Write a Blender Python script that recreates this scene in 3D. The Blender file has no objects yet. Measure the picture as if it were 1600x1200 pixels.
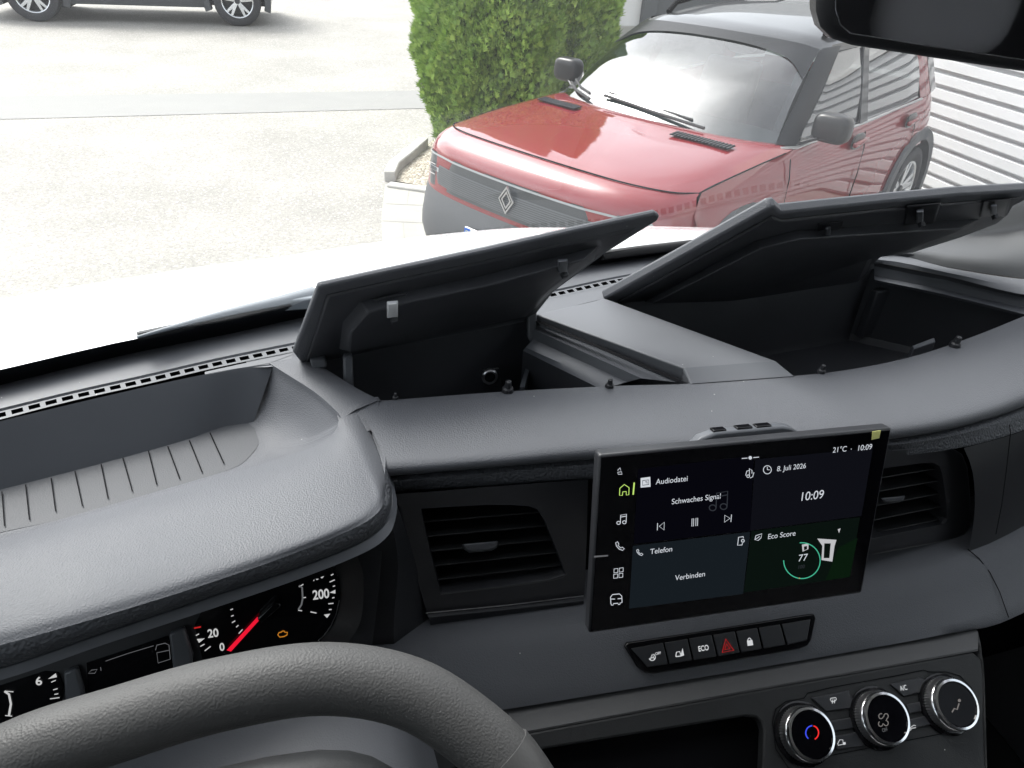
import bpy, bmesh, math, random
import numpy as np
from mathutils import Vector, Matrix
random.seed(7); rng = np.random.default_rng(7)
S = bpy.context.scene
COL = S.collection
R_ = math.radians

# ------------------------------------------------------------------ camera
F = 1155.0; PITCH = R_(32.85); H = 2.04
def camera_axes():
    X = np.array([5200.0, 400.0, -F]); X /= np.linalg.norm(X)
    c = math.sin(PITCH); n = math.hypot(X[0], X[1]); d = -c*X[2]/n
    t = math.sqrt(1-c*c-d*d)
    u0 = np.array([X[0], X[1]])/n; u1 = np.array([-u0[1], u0[0]])
    ab = d*u0+t*u1
    Z = np.array([ab[0], ab[1], c]); Y = np.cross(Z, X)
    return np.stack([X, Y, Z], 1)
CR = camera_axes()
cam = bpy.data.cameras.new('camera'); cam.sensor_width = 36; cam.lens = F/1600*36
cam.clip_start = 0.02; cam.clip_end = 500
co = bpy.data.objects.new('camera', cam); COL.objects.link(co)
co.matrix_world = Matrix.Translation((0, 0, H)) @ Matrix(CR.T.tolist()).to_4x4()
S.camera = co
cam.dof.use_dof = False

# ------------------------------------------------------------------ light
W = bpy.data.worlds.new('World'); S.world = W; W.use_nodes = True
nt = W.node_tree; bg = nt.nodes['Background']
sky = nt.nodes.new('ShaderNodeTexSky'); sky.sky_type = 'NISHITA'; sky.sun_disc = False
SUN_EL, SUN_AZ = R_(52), R_(-35)
sky.sun_elevation = SUN_EL; sky.sun_rotation = SUN_AZ
sky.air_density = 1.0; sky.dust_density = 4.0; sky.ozone_density = 1.0
hs = nt.nodes.new('ShaderNodeHueSaturation'); hs.inputs['Saturation'].default_value = 0.22
nt.links.new(sky.outputs[0], hs.inputs['Color'])
# broken cloud cover: a slow noise varies how bright the overcast is
tc = nt.nodes.new('ShaderNodeTexCoord'); cn = nt.nodes.new('ShaderNodeTexNoise')
cn.inputs['Scale'].default_value = 2.6; cn.inputs['Detail'].default_value = 5
cr = nt.nodes.new('ShaderNodeMapRange'); cr.inputs[1].default_value = .3; cr.inputs[2].default_value = .7
cr.inputs[3].default_value = .75; cr.inputs[4].default_value = 1.35
mx = nt.nodes.new('ShaderNodeMix'); mx.data_type = 'RGBA'; mx.blend_type = 'MULTIPLY'; mx.inputs[0].default_value = 1
nt.links.new(tc.outputs['Generated'], cn.inputs['Vector']); nt.links.new(cn.outputs[0], cr.inputs[0])
nt.links.new(hs.outputs[0], mx.inputs[6]); nt.links.new(cr.outputs[0], mx.inputs[7])
nt.links.new(mx.outputs[2], bg.inputs[0]); bg.inputs[1].default_value = 0.15
sl = bpy.data.lights.new('sun', 'SUN'); sl.energy = 1.0; sl.angle = R_(20); sl.color = (1, .97, .92)
so = bpy.data.objects.new('sun', sl); COL.objects.link(so)
sd = Vector((math.sin(-SUN_AZ)*-1*math.cos(SUN_EL), math.cos(SUN_AZ)*math.cos(SUN_EL), math.sin(SUN_EL)))
so.rotation_euler = sd.to_track_quat('Z', 'Y').to_euler(); so.location = (0, 0, 12)
S.view_settings.view_transform = 'Standard'; S.view_settings.look = 'None'
EXPO = 1.75
S.view_settings.exposure = EXPO; S.view_settings.gamma = 1
S.cycles.use_denoising = True
S.cycles.max_bounces = 10; S.cycles.transparent_max_bounces = 16; S.cycles.glossy_bounces = 5
LIT = 0.5**EXPO     # radiance that displays as white

# ------------------------------------------------------------------ materials
def nodes(m):
    m.use_nodes = True; return m.node_tree, m.node_tree.nodes['Principled BSDF']
MATS = {}
def mat(name, col, rough=.5, metal=0, spec=.5, coat=0, emit=0, grain=None, vary=None, trans=0, ior=1.45, dust=0):
    m = bpy.data.materials.new(name); t, b = nodes(m)
    b.inputs['Base Color'].default_value = (*col, 1); b.inputs['Roughness'].default_value = rough
    b.inputs['Metallic'].default_value = metal; b.inputs['Specular IOR Level'].default_value = spec
    b.inputs['Coat Weight'].default_value = coat; b.inputs['Coat Roughness'].default_value = .03
    b.inputs['IOR'].default_value = ior
    if emit:
        b.inputs['Emission Color'].default_value = (*col, 1); b.inputs['Emission Strength'].default_value = emit*LIT
        b.inputs['Specular IOR Level'].default_value = .0
        b.inputs['Base Color'].default_value = (col[0]*.1, col[1]*.1, col[2]*.1, 1)
    co_ = t.nodes.new('ShaderNodeTexCoord')
    if grain:     # leather-like moulded grain: (cells per metre, height, strength)
        v = t.nodes.new('ShaderNodeTexVoronoi'); v.feature = 'SMOOTH_F1'; v.inputs['Scale'].default_value = grain[0]
        n = t.nodes.new('ShaderNodeTexNoise'); n.inputs['Scale'].default_value = grain[0]*.9; n.inputs['Detail'].default_value = 2
        a = t.nodes.new('ShaderNodeMath'); a.operation = 'MULTIPLY_ADD'; a.inputs[1].default_value = 1.0
        bp = t.nodes.new('ShaderNodeBump'); bp.inputs['Distance'].default_value = grain[1]; bp.inputs['Strength'].default_value = grain[2]
        # stretch the cells a little, with a wandering direction
        w = t.nodes.new('ShaderNodeTexNoise'); w.inputs['Scale'].default_value = grain[0]*.2
        ad = t.nodes.new('ShaderNodeVectorMath'); ad.operation = 'MULTIPLY_ADD'
        ad.inputs[1].default_value = (1.2/grain[0],)*3
        t.links.new(co_.outputs['Object'], w.inputs['Vector']); t.links.new(co_.outputs['Object'], n.inputs['Vector'])
        t.links.new(w.outputs['Color'], ad.inputs[0]); t.links.new(co_.outputs['Object'], ad.inputs[2])
        t.links.new(ad.outputs[0], v.inputs['Vector'])
        k = t.nodes.new('ShaderNodeMath'); k.operation = 'MULTIPLY'; k.inputs[1].default_value = .4
        t.links.new(n.outputs[0], k.inputs[0]); t.links.new(v.outputs['Distance'], a.inputs[0]); t.links.new(k.outputs[0], a.inputs[2])
        t.links.new(a.outputs[0], bp.inputs['Height']); t.links.new(bp.outputs[0], b.inputs['Normal'])
    if vary:      # (scale, low factor, high factor) soft wear and dust in the colour and in the roughness
        n = t.nodes.new('ShaderNodeTexNoise'); n.inputs['Scale'].default_value = vary[0]; n.inputs['Detail'].default_value = 6
        mr = t.nodes.new('ShaderNodeMapRange'); mr.inputs[1].default_value = .3; mr.inputs[2].default_value = .7
        mr.inputs[3].default_value = vary[1]; mr.inputs[4].default_value = vary[2]
        mm = t.nodes.new('ShaderNodeMix'); mm.data_type = 'RGBA'; mm.blend_type = 'MULTIPLY'; mm.inputs[0].default_value = 1
        mm.inputs[6].default_value = (*col, 1)
        t.links.new(co_.outputs['Object'], n.inputs['Vector']); t.links.new(n.outputs[0], mr.inputs[0])
        t.links.new(mr.outputs[0], mm.inputs[7]); t.links.new(mm.outputs[2], b.inputs['Base Color'])
        r = t.nodes.new('ShaderNodeMapRange'); r.inputs[1].default_value = .3; r.inputs[2].default_value = .7
        r.inputs[3].default_value = rough*.88; r.inputs[4].default_value = min(1, rough*1.14)
        t.links.new(n.outputs[0], r.inputs[0]); t.links.new(r.outputs[0], b.inputs['Roughness'])
    if dust:      # sparse pale dust specks
        dv = t.nodes.new('ShaderNodeTexVoronoi'); dv.inputs['Scale'].default_value = 55
        t.links.new(co_.outputs['Object'], dv.inputs['Vector'])
        lt = t.nodes.new('ShaderNodeMath'); lt.operation = 'LESS_THAN'; lt.inputs[1].default_value = .035
        sc2 = t.nodes.new('ShaderNodeSeparateColor'); gt = t.nodes.new('ShaderNodeMath'); gt.operation = 'GREATER_THAN'; gt.inputs[1].default_value = .55
        an = t.nodes.new('ShaderNodeMath'); an.operation = 'MULTIPLY'
        t.links.new(dv.outputs['Distance'], lt.inputs[0]); t.links.new(dv.outputs['Color'], sc2.inputs[0]); t.links.new(sc2.outputs[0], gt.inputs[0])
        t.links.new(lt.outputs[0], an.inputs[0]); t.links.new(gt.outputs[0], an.inputs[1])
        md_ = t.nodes.new('ShaderNodeMix'); md_.data_type = 'RGBA'; md_.inputs[7].default_value = (.35, .35, .34, 1)
        src = b.inputs['Base Color'].links
        if src: t.links.new(src[0].from_socket, md_.inputs[6])
        else: md_.inputs[6].default_value = (*col, 1)
        t.links.new(an.outputs[0], md_.inputs[0]); t.links.new(md_.outputs[2], b.inputs['Base Color'])
    MATS[name] = m; return m

def glass(name, tint, k=1.0, rough=0.0, veil=0):
    """thin pane: clear transmission plus Schlick reflection of what is really there"""
    m = bpy.data.materials.new(name); m.use_nodes = True; t = m.node_tree; t.nodes.clear()
    o = t.nodes.new('ShaderNodeOutputMaterial'); tr = t.nodes.new('ShaderNodeBsdfTransparent'); tr.inputs[0].default_value = (*tint, 1)
    g = t.nodes.new('ShaderNodeBsdfGlossy'); g.inputs['Roughness'].default_value = rough
    ge = t.nodes.new('ShaderNodeNewGeometry'); d = t.nodes.new('ShaderNodeVectorMath'); d.operation = 'DOT_PRODUCT'
    t.links.new(ge.outputs['Incoming'], d.inputs[0]); t.links.new(ge.outputs['Normal'], d.inputs[1])
    def M(op, a, b=None):
        n = t.nodes.new('ShaderNodeMath'); n.operation = op
        for i, v in enumerate((a, b)):
            if v is None: continue
            if isinstance(v, (int, float)): n.inputs[i].default_value = v
            else: t.links.new(v, n.inputs[i])
        return n.outputs[0]
    a = M('ABSOLUTE', d.outputs['Value']); f = M('POWER', M('SUBTRACT', 1.0, a), 5.0)
    f = M('MULTIPLY', M('ADD', M('MULTIPLY', f, .92), .08), k); f = M('MINIMUM', f, 1.0)
    mix = t.nodes.new('ShaderNodeMixShader'); t.links.new(f, mix.inputs[0]); t.links.new(tr.outputs[0], mix.inputs[1]); t.links.new(g.outputs[0], mix.inputs[2])
    last = mix
    if veil:      # pale translucent layer imitating the haze of the dashboard's reflection
        tl = t.nodes.new('ShaderNodeBsdfTranslucent'); tl.inputs[0].default_value = (.85, .88, .90, 1)
        c = t.nodes.new('ShaderNodeTexCoord'); n = t.nodes.new('ShaderNodeTexNoise'); n.inputs['Scale'].default_value = 5; n.inputs['Detail'].default_value = 7
        r = t.nodes.new('ShaderNodeMapRange'); r.inputs[1].default_value = .3; r.inputs[2].default_value = .7; r.inputs[3].default_value = veil*.5; r.inputs[4].default_value = veil*1.6
        t.links.new(c.outputs['Object'], n.inputs['Vector']); t.links.new(n.outputs[0], r.inputs[0])
        last = t.nodes.new('ShaderNodeMixShader'); t.links.new(r.outputs[0], last.inputs[0]); t.links.new(mix.outputs[0], last.inputs[1]); t.links.new(tl.outputs[0], last.inputs[2])
    t.links.new(last.outputs[0], o.inputs[0]); MATS[name] = m; return m

mat('pad', (.088, .092, .102), .55, spec=.38, dust=1, grain=(1000, .0006, .5), vary=(9, .93, 1.07))
mat('pad_coarse', (.066, .070, .078), .55, spec=.38, grain=(480, .0013, .9), vary=(9, .93, 1.07))
mat('pad_fine', (.105, .110, .120), .48, spec=.45, dust=1, grain=(1500, .00015, .22), vary=(7, .94, 1.06))
mat('smooth_grey', (.075, .080, .09), .38, spec=.5, grain=(1300, .0002, .2))
mat('black_plastic', (.018, .019, .022), .42, spec=.5, grain=(900, .0003, .25), vary=(12, .85, 1.2))
mat('tray_plastic', (.043, .045, .051), .48, spec=.5, grain=(1000, .0003, .3), vary=(10, .85, 1.15))
mat('console', (.014, .015, .016), .5, spec=.4, dust=1, grain=(900, .0003, .3), vary=(10, .9, 1.1))
mat('console_ledge', (.055, .056, .058), .5, spec=.5, grain=(900, .0003, .3))
mat('gloss_black', (.004, .004, .005), .12, spec=.5)
mat('seam', (.004, .004, .005), .8, spec=.1)
mat('rim_leather', (.055, .055, .055), .55, spec=.35, dust=1, grain=(900, .0005, .5), vary=(8, .92, 1.08))
mat('rim_trim', (.06, .06, .06), .4, spec=.5, grain=(700, .0003, .3))
mat('frit', (.006, .007, .009), .35, spec=.25)
mat('chrome', (.92, .92, .94), .14, metal=1)
mat('chrome_dull', (.5, .5, .51), .3, metal=1)
mat('clip_metal', (.72, .73, .74), .35)
mat('white_paint', (.82, .83, .84), .18, coat=.6)
mat('rubber', (.02, .02, .021), .7)
mat('mat_rubber', (.050, .053, .060), .6, grain=(1000, .0003, .4))
mat('wiper_grey', (.16, .18, .20), .45)
mat('headliner', (.34, .34, .34), .9)
mat('cabin_grey', (.05, .05, .055), .6, grain=(500, .0004, .3))
mat('pillar_grey', (.075, .078, .082), .5, grain=(1500, .0002, .2), vary=(5, .93, 1.05))
mat('screen_black', (.002, .002, .003), .08, spec=.14)
mat('w_text', (.62, .65, .70), emit=1.0)
mat('w_dim', (.03, .034, .042), emit=1.0)
mat('w_button', (.8, .82, .84), .6, emit=.75)
mat('w_mark', (.6, .6, .6), .6, emit=.9)
mat('mark_dim', (.16, .165, .175), .6, emit=.7)
mat('lime', (.55, .8, .18), emit=1.0)
mat('ring_green', (.06, .45, .28), emit=1.0)
mat('tile_phone', (.008, .0115, .015), emit=1.0)
mat('tile_clock', (.0045, .0048, .0075), emit=1.0)
mat('tile_audio', (.002, .002, .004), emit=1.0)
mat('tile_eco', (.003, .006, .0045), emit=1.0)
mat('tile_green', (.003, .010, .004), emit=1.0)
mat('picture_white', (.5, .5, .52), emit=1.0)
mat('sticker_yellow', (.62, .62, .22), .5)
mat('hazard_red', (.55, .02, .02), .5, emit=.9)
mat('needle_red', (.85, .01, .035), .4, emit=1.0)
mat('amber', (.55, .20, .02), emit=1.0)
mat('knob_blue', (.05, .08, .8), emit=1.0)
mat('knob_red', (.9, .03, .03), emit=1.0)
mat('knob_grey', (.30, .28, .27), .6, emit=.5)
glass('windscreen_glass', (.93, .95, .95), 1.0, veil=.009)
glass('door_glass', (.90, .93, .93), 1.0)
glass('red_car_glass', (.46, .54, .53), 2.0)
glass('dark_glass', (.10, .11, .12), 1.2)
mat('mirror_silver', (.42, .43, .46), .03, metal=1)
mat('red_paint', (.165, .002, .006), .5, spec=.15, coat=1.0)
MATS['red_paint'].node_tree.nodes['Principled BSDF'].inputs['Coat IOR'].default_value = 1.75
mat('roof_black', (.005, .005, .006), .3, coat=.7, spec=.2)
mat('mirror_shell', (.012, .012, .013), .3, spec=.4)
mat('lamp_clear', (.45, .47, .48), .15, coat=1)
mat('cladding', (.06, .063, .068), .5)
mat('grille_dark', (.045, .05, .055), .3, coat=.4)
mat('grille_light', (.10, .107, .115), .35, coat=.4)
mat('lamp_glass', (.30, .32, .33), .1, coat=1)
mat('tyre', (.035, .035, .038), .75)
mat('rim_silver', (.6, .61, .62), .25, metal=.8)
mat('rim_dark', (.03, .032, .035), .35)
mat('plate_white', (.8, .8, .8), .5)
mat('plate_blue', (.01, .10, .45), .5)
mat('plate_black', (.01, .01, .01), .5)
mat('blue_grey_paint', (.07, .095, .13), .3, metal=.3, coat=.8)
mat('seat_grey', (.16, .16, .165), .8)
mat('sticker_teal', (.02, .42, .36), .5)
mat('wall_white', (.62, .62, .61), .6, vary=(1.2, .93, 1.04))
mat('wall_metal', (.60, .61, .62), .35, vary=(1.0, .93, 1.04))
mat('door_grey', (.10, .105, .11), .5)
mat('kerb_stone', (.42, .41, .38), .85, vary=(6, .85, 1.08), grain=(60, .004, .4))
mat('slab', (.33, .325, .295), .85, vary=(3, .85, 1.08), grain=(90, .003, .4))
mat('joint', (.25, .24, .22), .9)

def ground_material():
    m = bpy.data.materials.new('asphalt_speckled'); t, b = nodes(m); b.inputs['Roughness'].default_value = .85
    c = t.nodes.new('ShaderNodeTexCoord')
    v = t.nodes.new('ShaderNodeTexVoronoi'); v.inputs['Scale'].default_value = 80
    t.links.new(c.outputs['Object'], v.inputs['Vector'])
    sp = t.nodes.new('ShaderNodeSeparateColor'); t.links.new(v.outputs['Color'], sp.inputs[0])
    r = t.nodes.new('ShaderNodeValToRGB'); e = r.color_ramp.elements
    e[0].position = 0; e[0].color = (.19, .185, .17, 1); e[1].position = 1; e[1].color = (.46, .45, .42, 1)
    for p, k in ((.15, .245), (.6, .28), (.92, .31)):
        q = e.new(p); k *= .93; q.color = (k, k*.965, k*.88, 1)
    t.links.new(sp.outputs[0], r.inputs[0])
    # wide stains and tyre-worn patches
    n = t.nodes.new('ShaderNodeTexNoise'); n.inputs['Scale'].default_value = .75; n.inputs['Detail'].default_value = 7; n.inputs['Roughness'].default_value = .62
    t.links.new(c.outputs['Object'], n.inputs['Vector'])
    mr = t.nodes.new('ShaderNodeMapRange'); mr.inputs[1].default_value = .36; mr.inputs[2].default_value = .66; mr.inputs[3].default_value = .90; mr.inputs[4].default_value = 1.14
    t.links.new(n.outputs[0], mr.inputs[0])
    mm = t.nodes.new('ShaderNodeMix'); mm.data_type = 'RGBA'; mm.blend_type = 'MULTIPLY'; mm.inputs[0].default_value = 1
    t.links.new(r.outputs[0], mm.inputs[6]); t.links.new(mr.outputs[0], mm.inputs[7]); t.links.new(mm.outputs[2], b.inputs['Base Color'])
    bp = t.nodes.new('ShaderNodeBump'); bp.inputs['Distance'].default_value = .006; bp.inputs['Strength'].default_value = .5
    t.links.new(v.outputs['Distance'], bp.inputs['Height']); t.links.new(bp.outputs[0], b.inputs['Normal'])
    MATS['asphalt'] = m
ground_material()
mat('drain_strip', (.222, .222, .213), .8, vary=(2.5, .88, 1.08), grain=(70, .003, .4))

def gravel_material():
    m = bpy.data.materials.new('gravel'); t, b = nodes(m); b.inputs['Roughness'].default_value = .8
    c = t.nodes.new('ShaderNodeTexCoord'); v = t.nodes.new('ShaderNodeTexVoronoi'); v.inputs['Scale'].default_value = 38
    t.links.new(c.outputs['Object'], v.inputs['Vector'])
    sp = t.nodes.new('ShaderNodeSeparateColor'); t.links.new(v.outputs['Color'], sp.inputs[0])
    r = t.nodes.new('ShaderNodeValToRGB'); e = r.color_ramp.elements; e[0].color = (.22, .19, .14, 1); e[1].color = (.50, .46, .38, 1)
    t.links.new(sp.outputs[1], r.inputs[0]); t.links.new(r.outputs[0], b.inputs['Base Color'])
    bp = t.nodes.new('ShaderNodeBump'); bp.invert = True; bp.inputs['Distance'].default_value = .02
    t.links.new(v.outputs['Distance'], bp.inputs['Height']); t.links.new(bp.outputs[0], b.inputs['Normal']); MATS['gravel'] = m
gravel_material()

def leaf_material():
    m = bpy.data.materials.new('thuja_leaf'); t, b = nodes(m); b.inputs['Roughness'].default_value = .6
    g = t.nodes.new('ShaderNodeNewGeometry'); c = t.nodes.new('ShaderNodeTexCoord')
    n = t.nodes.new('ShaderNodeTexNoise'); n.inputs['Scale'].default_value = 3.5; n.inputs['Detail'].default_value = 3
    t.links.new(c.outputs['Object'], n.inputs['Vector'])
    a = t.nodes.new('ShaderNodeMath'); a.operation = 'MULTIPLY_ADD'; a.inputs[1].default_value = .5
    t.links.new(g.outputs['Random Per Island'], a.inputs[0])
    h = t.nodes.new('ShaderNodeMath'); h.operation = 'MULTIPLY'; h.inputs[1].default_value = .6
    t.links.new(n.outputs[0], h.inputs[0]); t.links.new(h.outputs[0], a.inputs[2])
    r = t.nodes.new('ShaderNodeValToRGB'); e = r.color_ramp.elements
    e[0].position = .15; e[0].color = (.10, .19, .035, 1); e[1].position = .85; e[1].color = (.36, .50, .10, 1)
    q = e.new(.5); q.color = (.22, .36, .06, 1)
    t.links.new(a.outputs[0], r.inputs[0]); t.links.new(r.outputs[0], b.inputs['Base Color'])
    b.inputs['Subsurface Weight'].default_value = 0
    MATS['leaf'] = m
leaf_material()
mat('bark', (.10, .07, .05), .9)

# ------------------------------------------------------------------ geometry helpers
def ray(px, py):
    d = np.array([(px-800)/F, (600-py)/F, -1.0]) @ CR
    return Vector(d)
O = Vector((0, 0, H))
def PZ(px, py, z):                 # the point of the level z (measured from the camera) seen at a place of the photograph
    d = ray(px, py); return O + d*(z/d.z)
def PY(px, py, y):
    d = ray(px, py); return O + d*(y/d.y)
class Plane:
    def __init__(s, p, n):
        s.p = Vector(p)+O; s.n = Vector(n).normalized()
        if s.n.dot(O-s.p) < 0: s.n = -s.n
        ux = Vector((1, 0, 0)); s.u = (ux - s.n*ux.dot(s.n)).normalized(); s.v = s.n.cross(s.u)
    def at(s, px, py, off=0):
        d = ray(px, py); q = s.p+s.n*off
        return O + d*((q-O).dot(s.n)/d.dot(s.n))
def G(x, y, z): return Vector((x, y, z))+O
def row(z, pts): return [PZ(p[0], p[1], z) if len(p) == 2 else Vector(p) for p in pts]

WORLD_ROOTS = set()
def link(name, me, m, parent=None, sharp=35):
    o = bpy.data.objects.new(name, me); COL.objects.link(o)
    if m is not None:
        for k in (m if isinstance(m, (list, tuple)) else [m]): me.materials.append(MATS[k])
    for p in me.polygons: p.use_smooth = True
    if sharp: me.set_sharp_from_angle(angle=R_(sharp))
    if parent is not None:
        o.parent = parent
        if parent.name in WORLD_ROOTS: o.matrix_parent_inverse = Matrix.Translation(-parent.location)
    return o
def mesh(name, vs, fs, m, parent=None, sharp=35, mi=None):
    me = bpy.data.meshes.new(name); me.from_pydata([tuple(v) for v in vs], [], fs); me.validate()
    if mi:
        for p, i in zip(me.polygons, mi): p.material_index = i
    return link(name, me, m, parent, sharp)
def frombm(name, bm, m, parent=None, sharp=35):
    me = bpy.data.meshes.new(name); bmesh.ops.recalc_face_normals(bm, faces=bm.faces); bm.to_mesh(me); bm.free()
    return link(name, me, m, parent, sharp)
def tag(o, label=None, cat=None, group=None, kind=None):
    if label: o['label'] = label
    if cat: o['category'] = cat
    if group: o['group'] = group
    if kind: o['kind'] = kind
    return o
def spline(pts, n, closed=False, smooth=True):
    P = [Vector(p) for p in pts]
    if closed: P = P+[P[0]]
    d = [0]
    for a, b in zip(P, P[1:]): d.append(d[-1]+max((b-a).length, 1e-9))
    N = len(P); T = []
    for i in range(N):
        if closed: a, b = P[(i-1) % (N-1)], P[(i+1) % (N-1)] if i < N-1 else P[1]; l = (d[1]-d[0] if i in (0, N-1) else d[i+1]-d[i]) + (d[-1]-d[-2] if i in (0, N-1) else d[i]-d[i-1])
        else:
            a, b = P[max(i-1, 0)], P[min(i+1, N-1)]; l = d[min(i+1, N-1)]-d[max(i-1, 0)]
        T.append((b-a)/l)
    out = []; k = 0
    for j in range(n):
        s = d[-1]*j/(n if closed else n-1)
        while k < N-2 and s > d[k+1]: k += 1
        h = d[k+1]-d[k]; t = (s-d[k])/h
        if not smooth: out.append(P[k].lerp(P[k+1], min(1, t))); continue
        t2, t3 = t*t, t*t*t
        out.append(P[k]*(2*t3-3*t2+1)+T[k]*h*(t3-2*t2+t)+P[k+1]*(-2*t3+3*t2)+T[k+1]*h*(t3-t2))
    return out
def loft(name, rows, m, parent=None, n=40, smooth=True, closed=False, sub=1, rowsmooth=False, thick=0, sharp=35):
    G_ = [spline(r, n, closed, smooth) for r in rows]
    if sub > 1:
        if rowsmooth:
            cols = [spline([g[i] for g in G_], (len(G_)-1)*sub+1) for i in range(n)]
            G_ = [[c[j] for c in cols] for j in range(len(cols[0]))]
    vs = [v for g in G_ for v in g]; fs = []
    m_ = n if closed else n-1
    for j in range(len(G_)-1):
        for i in range(m_):
            a, b = j*n+i, j*n+(i+1) % n
            fs.append((a, b, b+n, a+n))
    o = mesh(name, vs, fs, m, parent, sharp)
    if thick:
        md = o.modifiers.new('thickness', 'SOLIDIFY'); md.thickness = thick; md.offset = 0
    return o
def tensor(name, rows, n, sub, m, parent, sharp=60):
    def cr(P, N):
        out = []; L = len(P)-1
        for j in range(N):
            s = L*j/(N-1); k = min(int(s), L-1); t = s-k
            p1, p2 = P[k], P[k+1]; p0 = P[k-1] if k else p1*2-p2; p3 = P[k+2] if k+2 <= L else p2*2-p1
            out.append(.5*((2*p1)+(p2-p0)*t+(2*p0-5*p1+4*p2-p3)*t*t+(3*p1-p0-3*p2+p3)*t**3))
        return out
    G_ = [cr(r, n) for r in rows]; cols = [cr([g[i] for g in G_], (len(G_)-1)*sub+1) for i in range(n)]
    G_ = [[c[j] for c in cols] for j in range(len(cols[0]))]
    vs = [q for g in G_ for q in g]
    fs = [(j*n+i, j*n+i+1, (j+1)*n+i+1, (j+1)*n+i) for j in range(len(G_)-1) for i in range(n-1)]
    return mesh(name, vs, fs, m, parent, sharp), G_
def to_px(p):
    q = CR @ np.array(p-O); return (800+F*q[0]/-q[2], 600-F*q[1]/-q[2])
def bevel(o, w, seg=2):
    md = o.modifiers.new('bevel', 'BEVEL'); md.width = w; md.segments = seg; md.limit_method = 'ANGLE'; md.angle_limit = R_(40)
    return o
def prism(name, pts, vec, m, parent=None, bev=0, mi=None):
    """polygon pts extruded by vec"""
    n = len(pts); vec = Vector(vec)
    vs = [Vector(p) for p in pts]+[Vector(p)+vec for p in pts]
    fs = [tuple(range(n)), tuple(range(2*n-1, n-1, -1))]+[(i, i+n, (i+1) % n+n, (i+1) % n) for i in range(n)]
    bm = bmesh.new(); V_ = [bm.verts.new(v) for v in vs]
    for f in fs: bm.faces.new([V_[i] for i in f])
    o = frombm(name, bm, m, parent, 30)
    if bev: bevel(o, bev)
    return o
def taper(name, bottom, top, m, parent=None, bev=0, loc=None):
    n = len(bottom)
    bm = bmesh.new(); V_ = [bm.verts.new(v) for v in list(bottom)+list(top)]
    bm.faces.new(V_[:n][::-1]); bm.faces.new(V_[n:])
    for i in range(n): bm.faces.new((V_[i], V_[(i+1) % n], V_[(i+1) % n+n], V_[i+n]))
    o = frombm(name, bm, m, parent, 30)
    if bev: bevel(o, bev)
    return o
def box(name, c, s, m, parent=None, bev=0, axes=None):
    c = Vector(c); ax = axes or (Vector((1, 0, 0)), Vector((0, 1, 0)), Vector((0, 0, 1)))
    a, b, d = [ax[i]*s[i]/2 for i in range(3)]
    return prism(name, [c-a-b-d, c+a-b-d, c+a+b-d, c-a+b-d], d*2, m, parent, bev)
def tube(name, pts, r, m, parent=None, n=12, closed=False, steps=None, flat=1.0, sharp=50):
    P = spline(pts, steps, closed) if steps else [Vector(p) for p in pts]
    N = len(P); vs = []; up = Vector((0, 0, 1)); fs = []
    for i, p in enumerate(P):
        t = (P[(i+1) % N]-P[i-1]) if closed else (P[min(i+1, N-1)]-P[max(i-1, 0)])
        t.normalize(); s = t.cross(up)
        if s.length < 1e-3: s = t.cross(Vector((0, 1, 0)))
        s.normalize(); q = s.cross(t)
        rr = r(i/(N-1)) if callable(r) else r
        for k in range(n):
            a = 2*math.pi*k/n; vs.append(p+s*math.cos(a)*rr+q*math.sin(a)*rr*flat)
    for i in range(N if closed else N-1):
        for k in range(n):
            a = i*n+k; b = i*n+(k+1) % n; c = ((i+1) % N)*n
            fs.append((a, b, c+(k+1) % n, c+k))
    if not closed: fs += [tuple(range(n))[::-1], tuple((N-1)*n+k for k in range(n))]
    return mesh(name, vs, fs, m, parent, sharp)
def lathe(name, base, axis, prof, m, parent=None, n=48, mi=None, sharp=35, knurl=None):
    """prof: (radius, height) pairs along axis; mi: material index per band"""
    axis = Vector(axis).normalized(); s = axis.orthogonal().normalized(); q = axis.cross(s); base = Vector(base)
    vs = []; fs = []; ix = []
    for j, (r, h) in enumerate(prof):
        for k in range(n):
            rr = r
            if knurl and j in knurl and k % 2: rr = r-.0007
            a = 2*math.pi*k/n; vs.append(base+axis*h+(s*math.cos(a)+q*math.sin(a))*rr)
    for j in range(len(prof)-1):
        for k in range(n):
            a, b = j*n+k, j*n+(k+1) % n; fs.append((a, b, b+n, a+n)); ix.append(mi[j] if mi else 0)
    return mesh(name, vs, fs, m, parent, sharp, ix)
def ellipsoid(name, c, r, m, parent=None, e=1.0, nu=24, nv=14, rot=None):
    vs = []; fs = []; c = Vector(c)
    def sp(x): return math.copysign(abs(x)**e, x)
    for j in range(nv+1):
        t = -math.pi/2+math.pi*j/nv
        for i in range(nu):
            a = 2*math.pi*i/nu
            v = Vector((r[0]*sp(math.cos(t))*sp(math.cos(a)), r[1]*sp(math.cos(t))*sp(math.sin(a)), r[2]*sp(math.sin(t))))
            if rot: v = rot @ v
            vs.append(c+v)
    for j in range(nv):
        for i in range(nu): a = j*nu+i; b = j*nu+(i+1) % nu; fs.append((a, b, b+nu, a+nu))
    bm = bmesh.new(); V_ = [bm.verts.new(v) for v in vs]
    for f in fs: bm.faces.new([V_[i] for i in f])
    bmesh.ops.remove_doubles(bm, verts=bm.verts, dist=1e-5)
    return frombm(name, bm, m, parent, 40)
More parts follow.
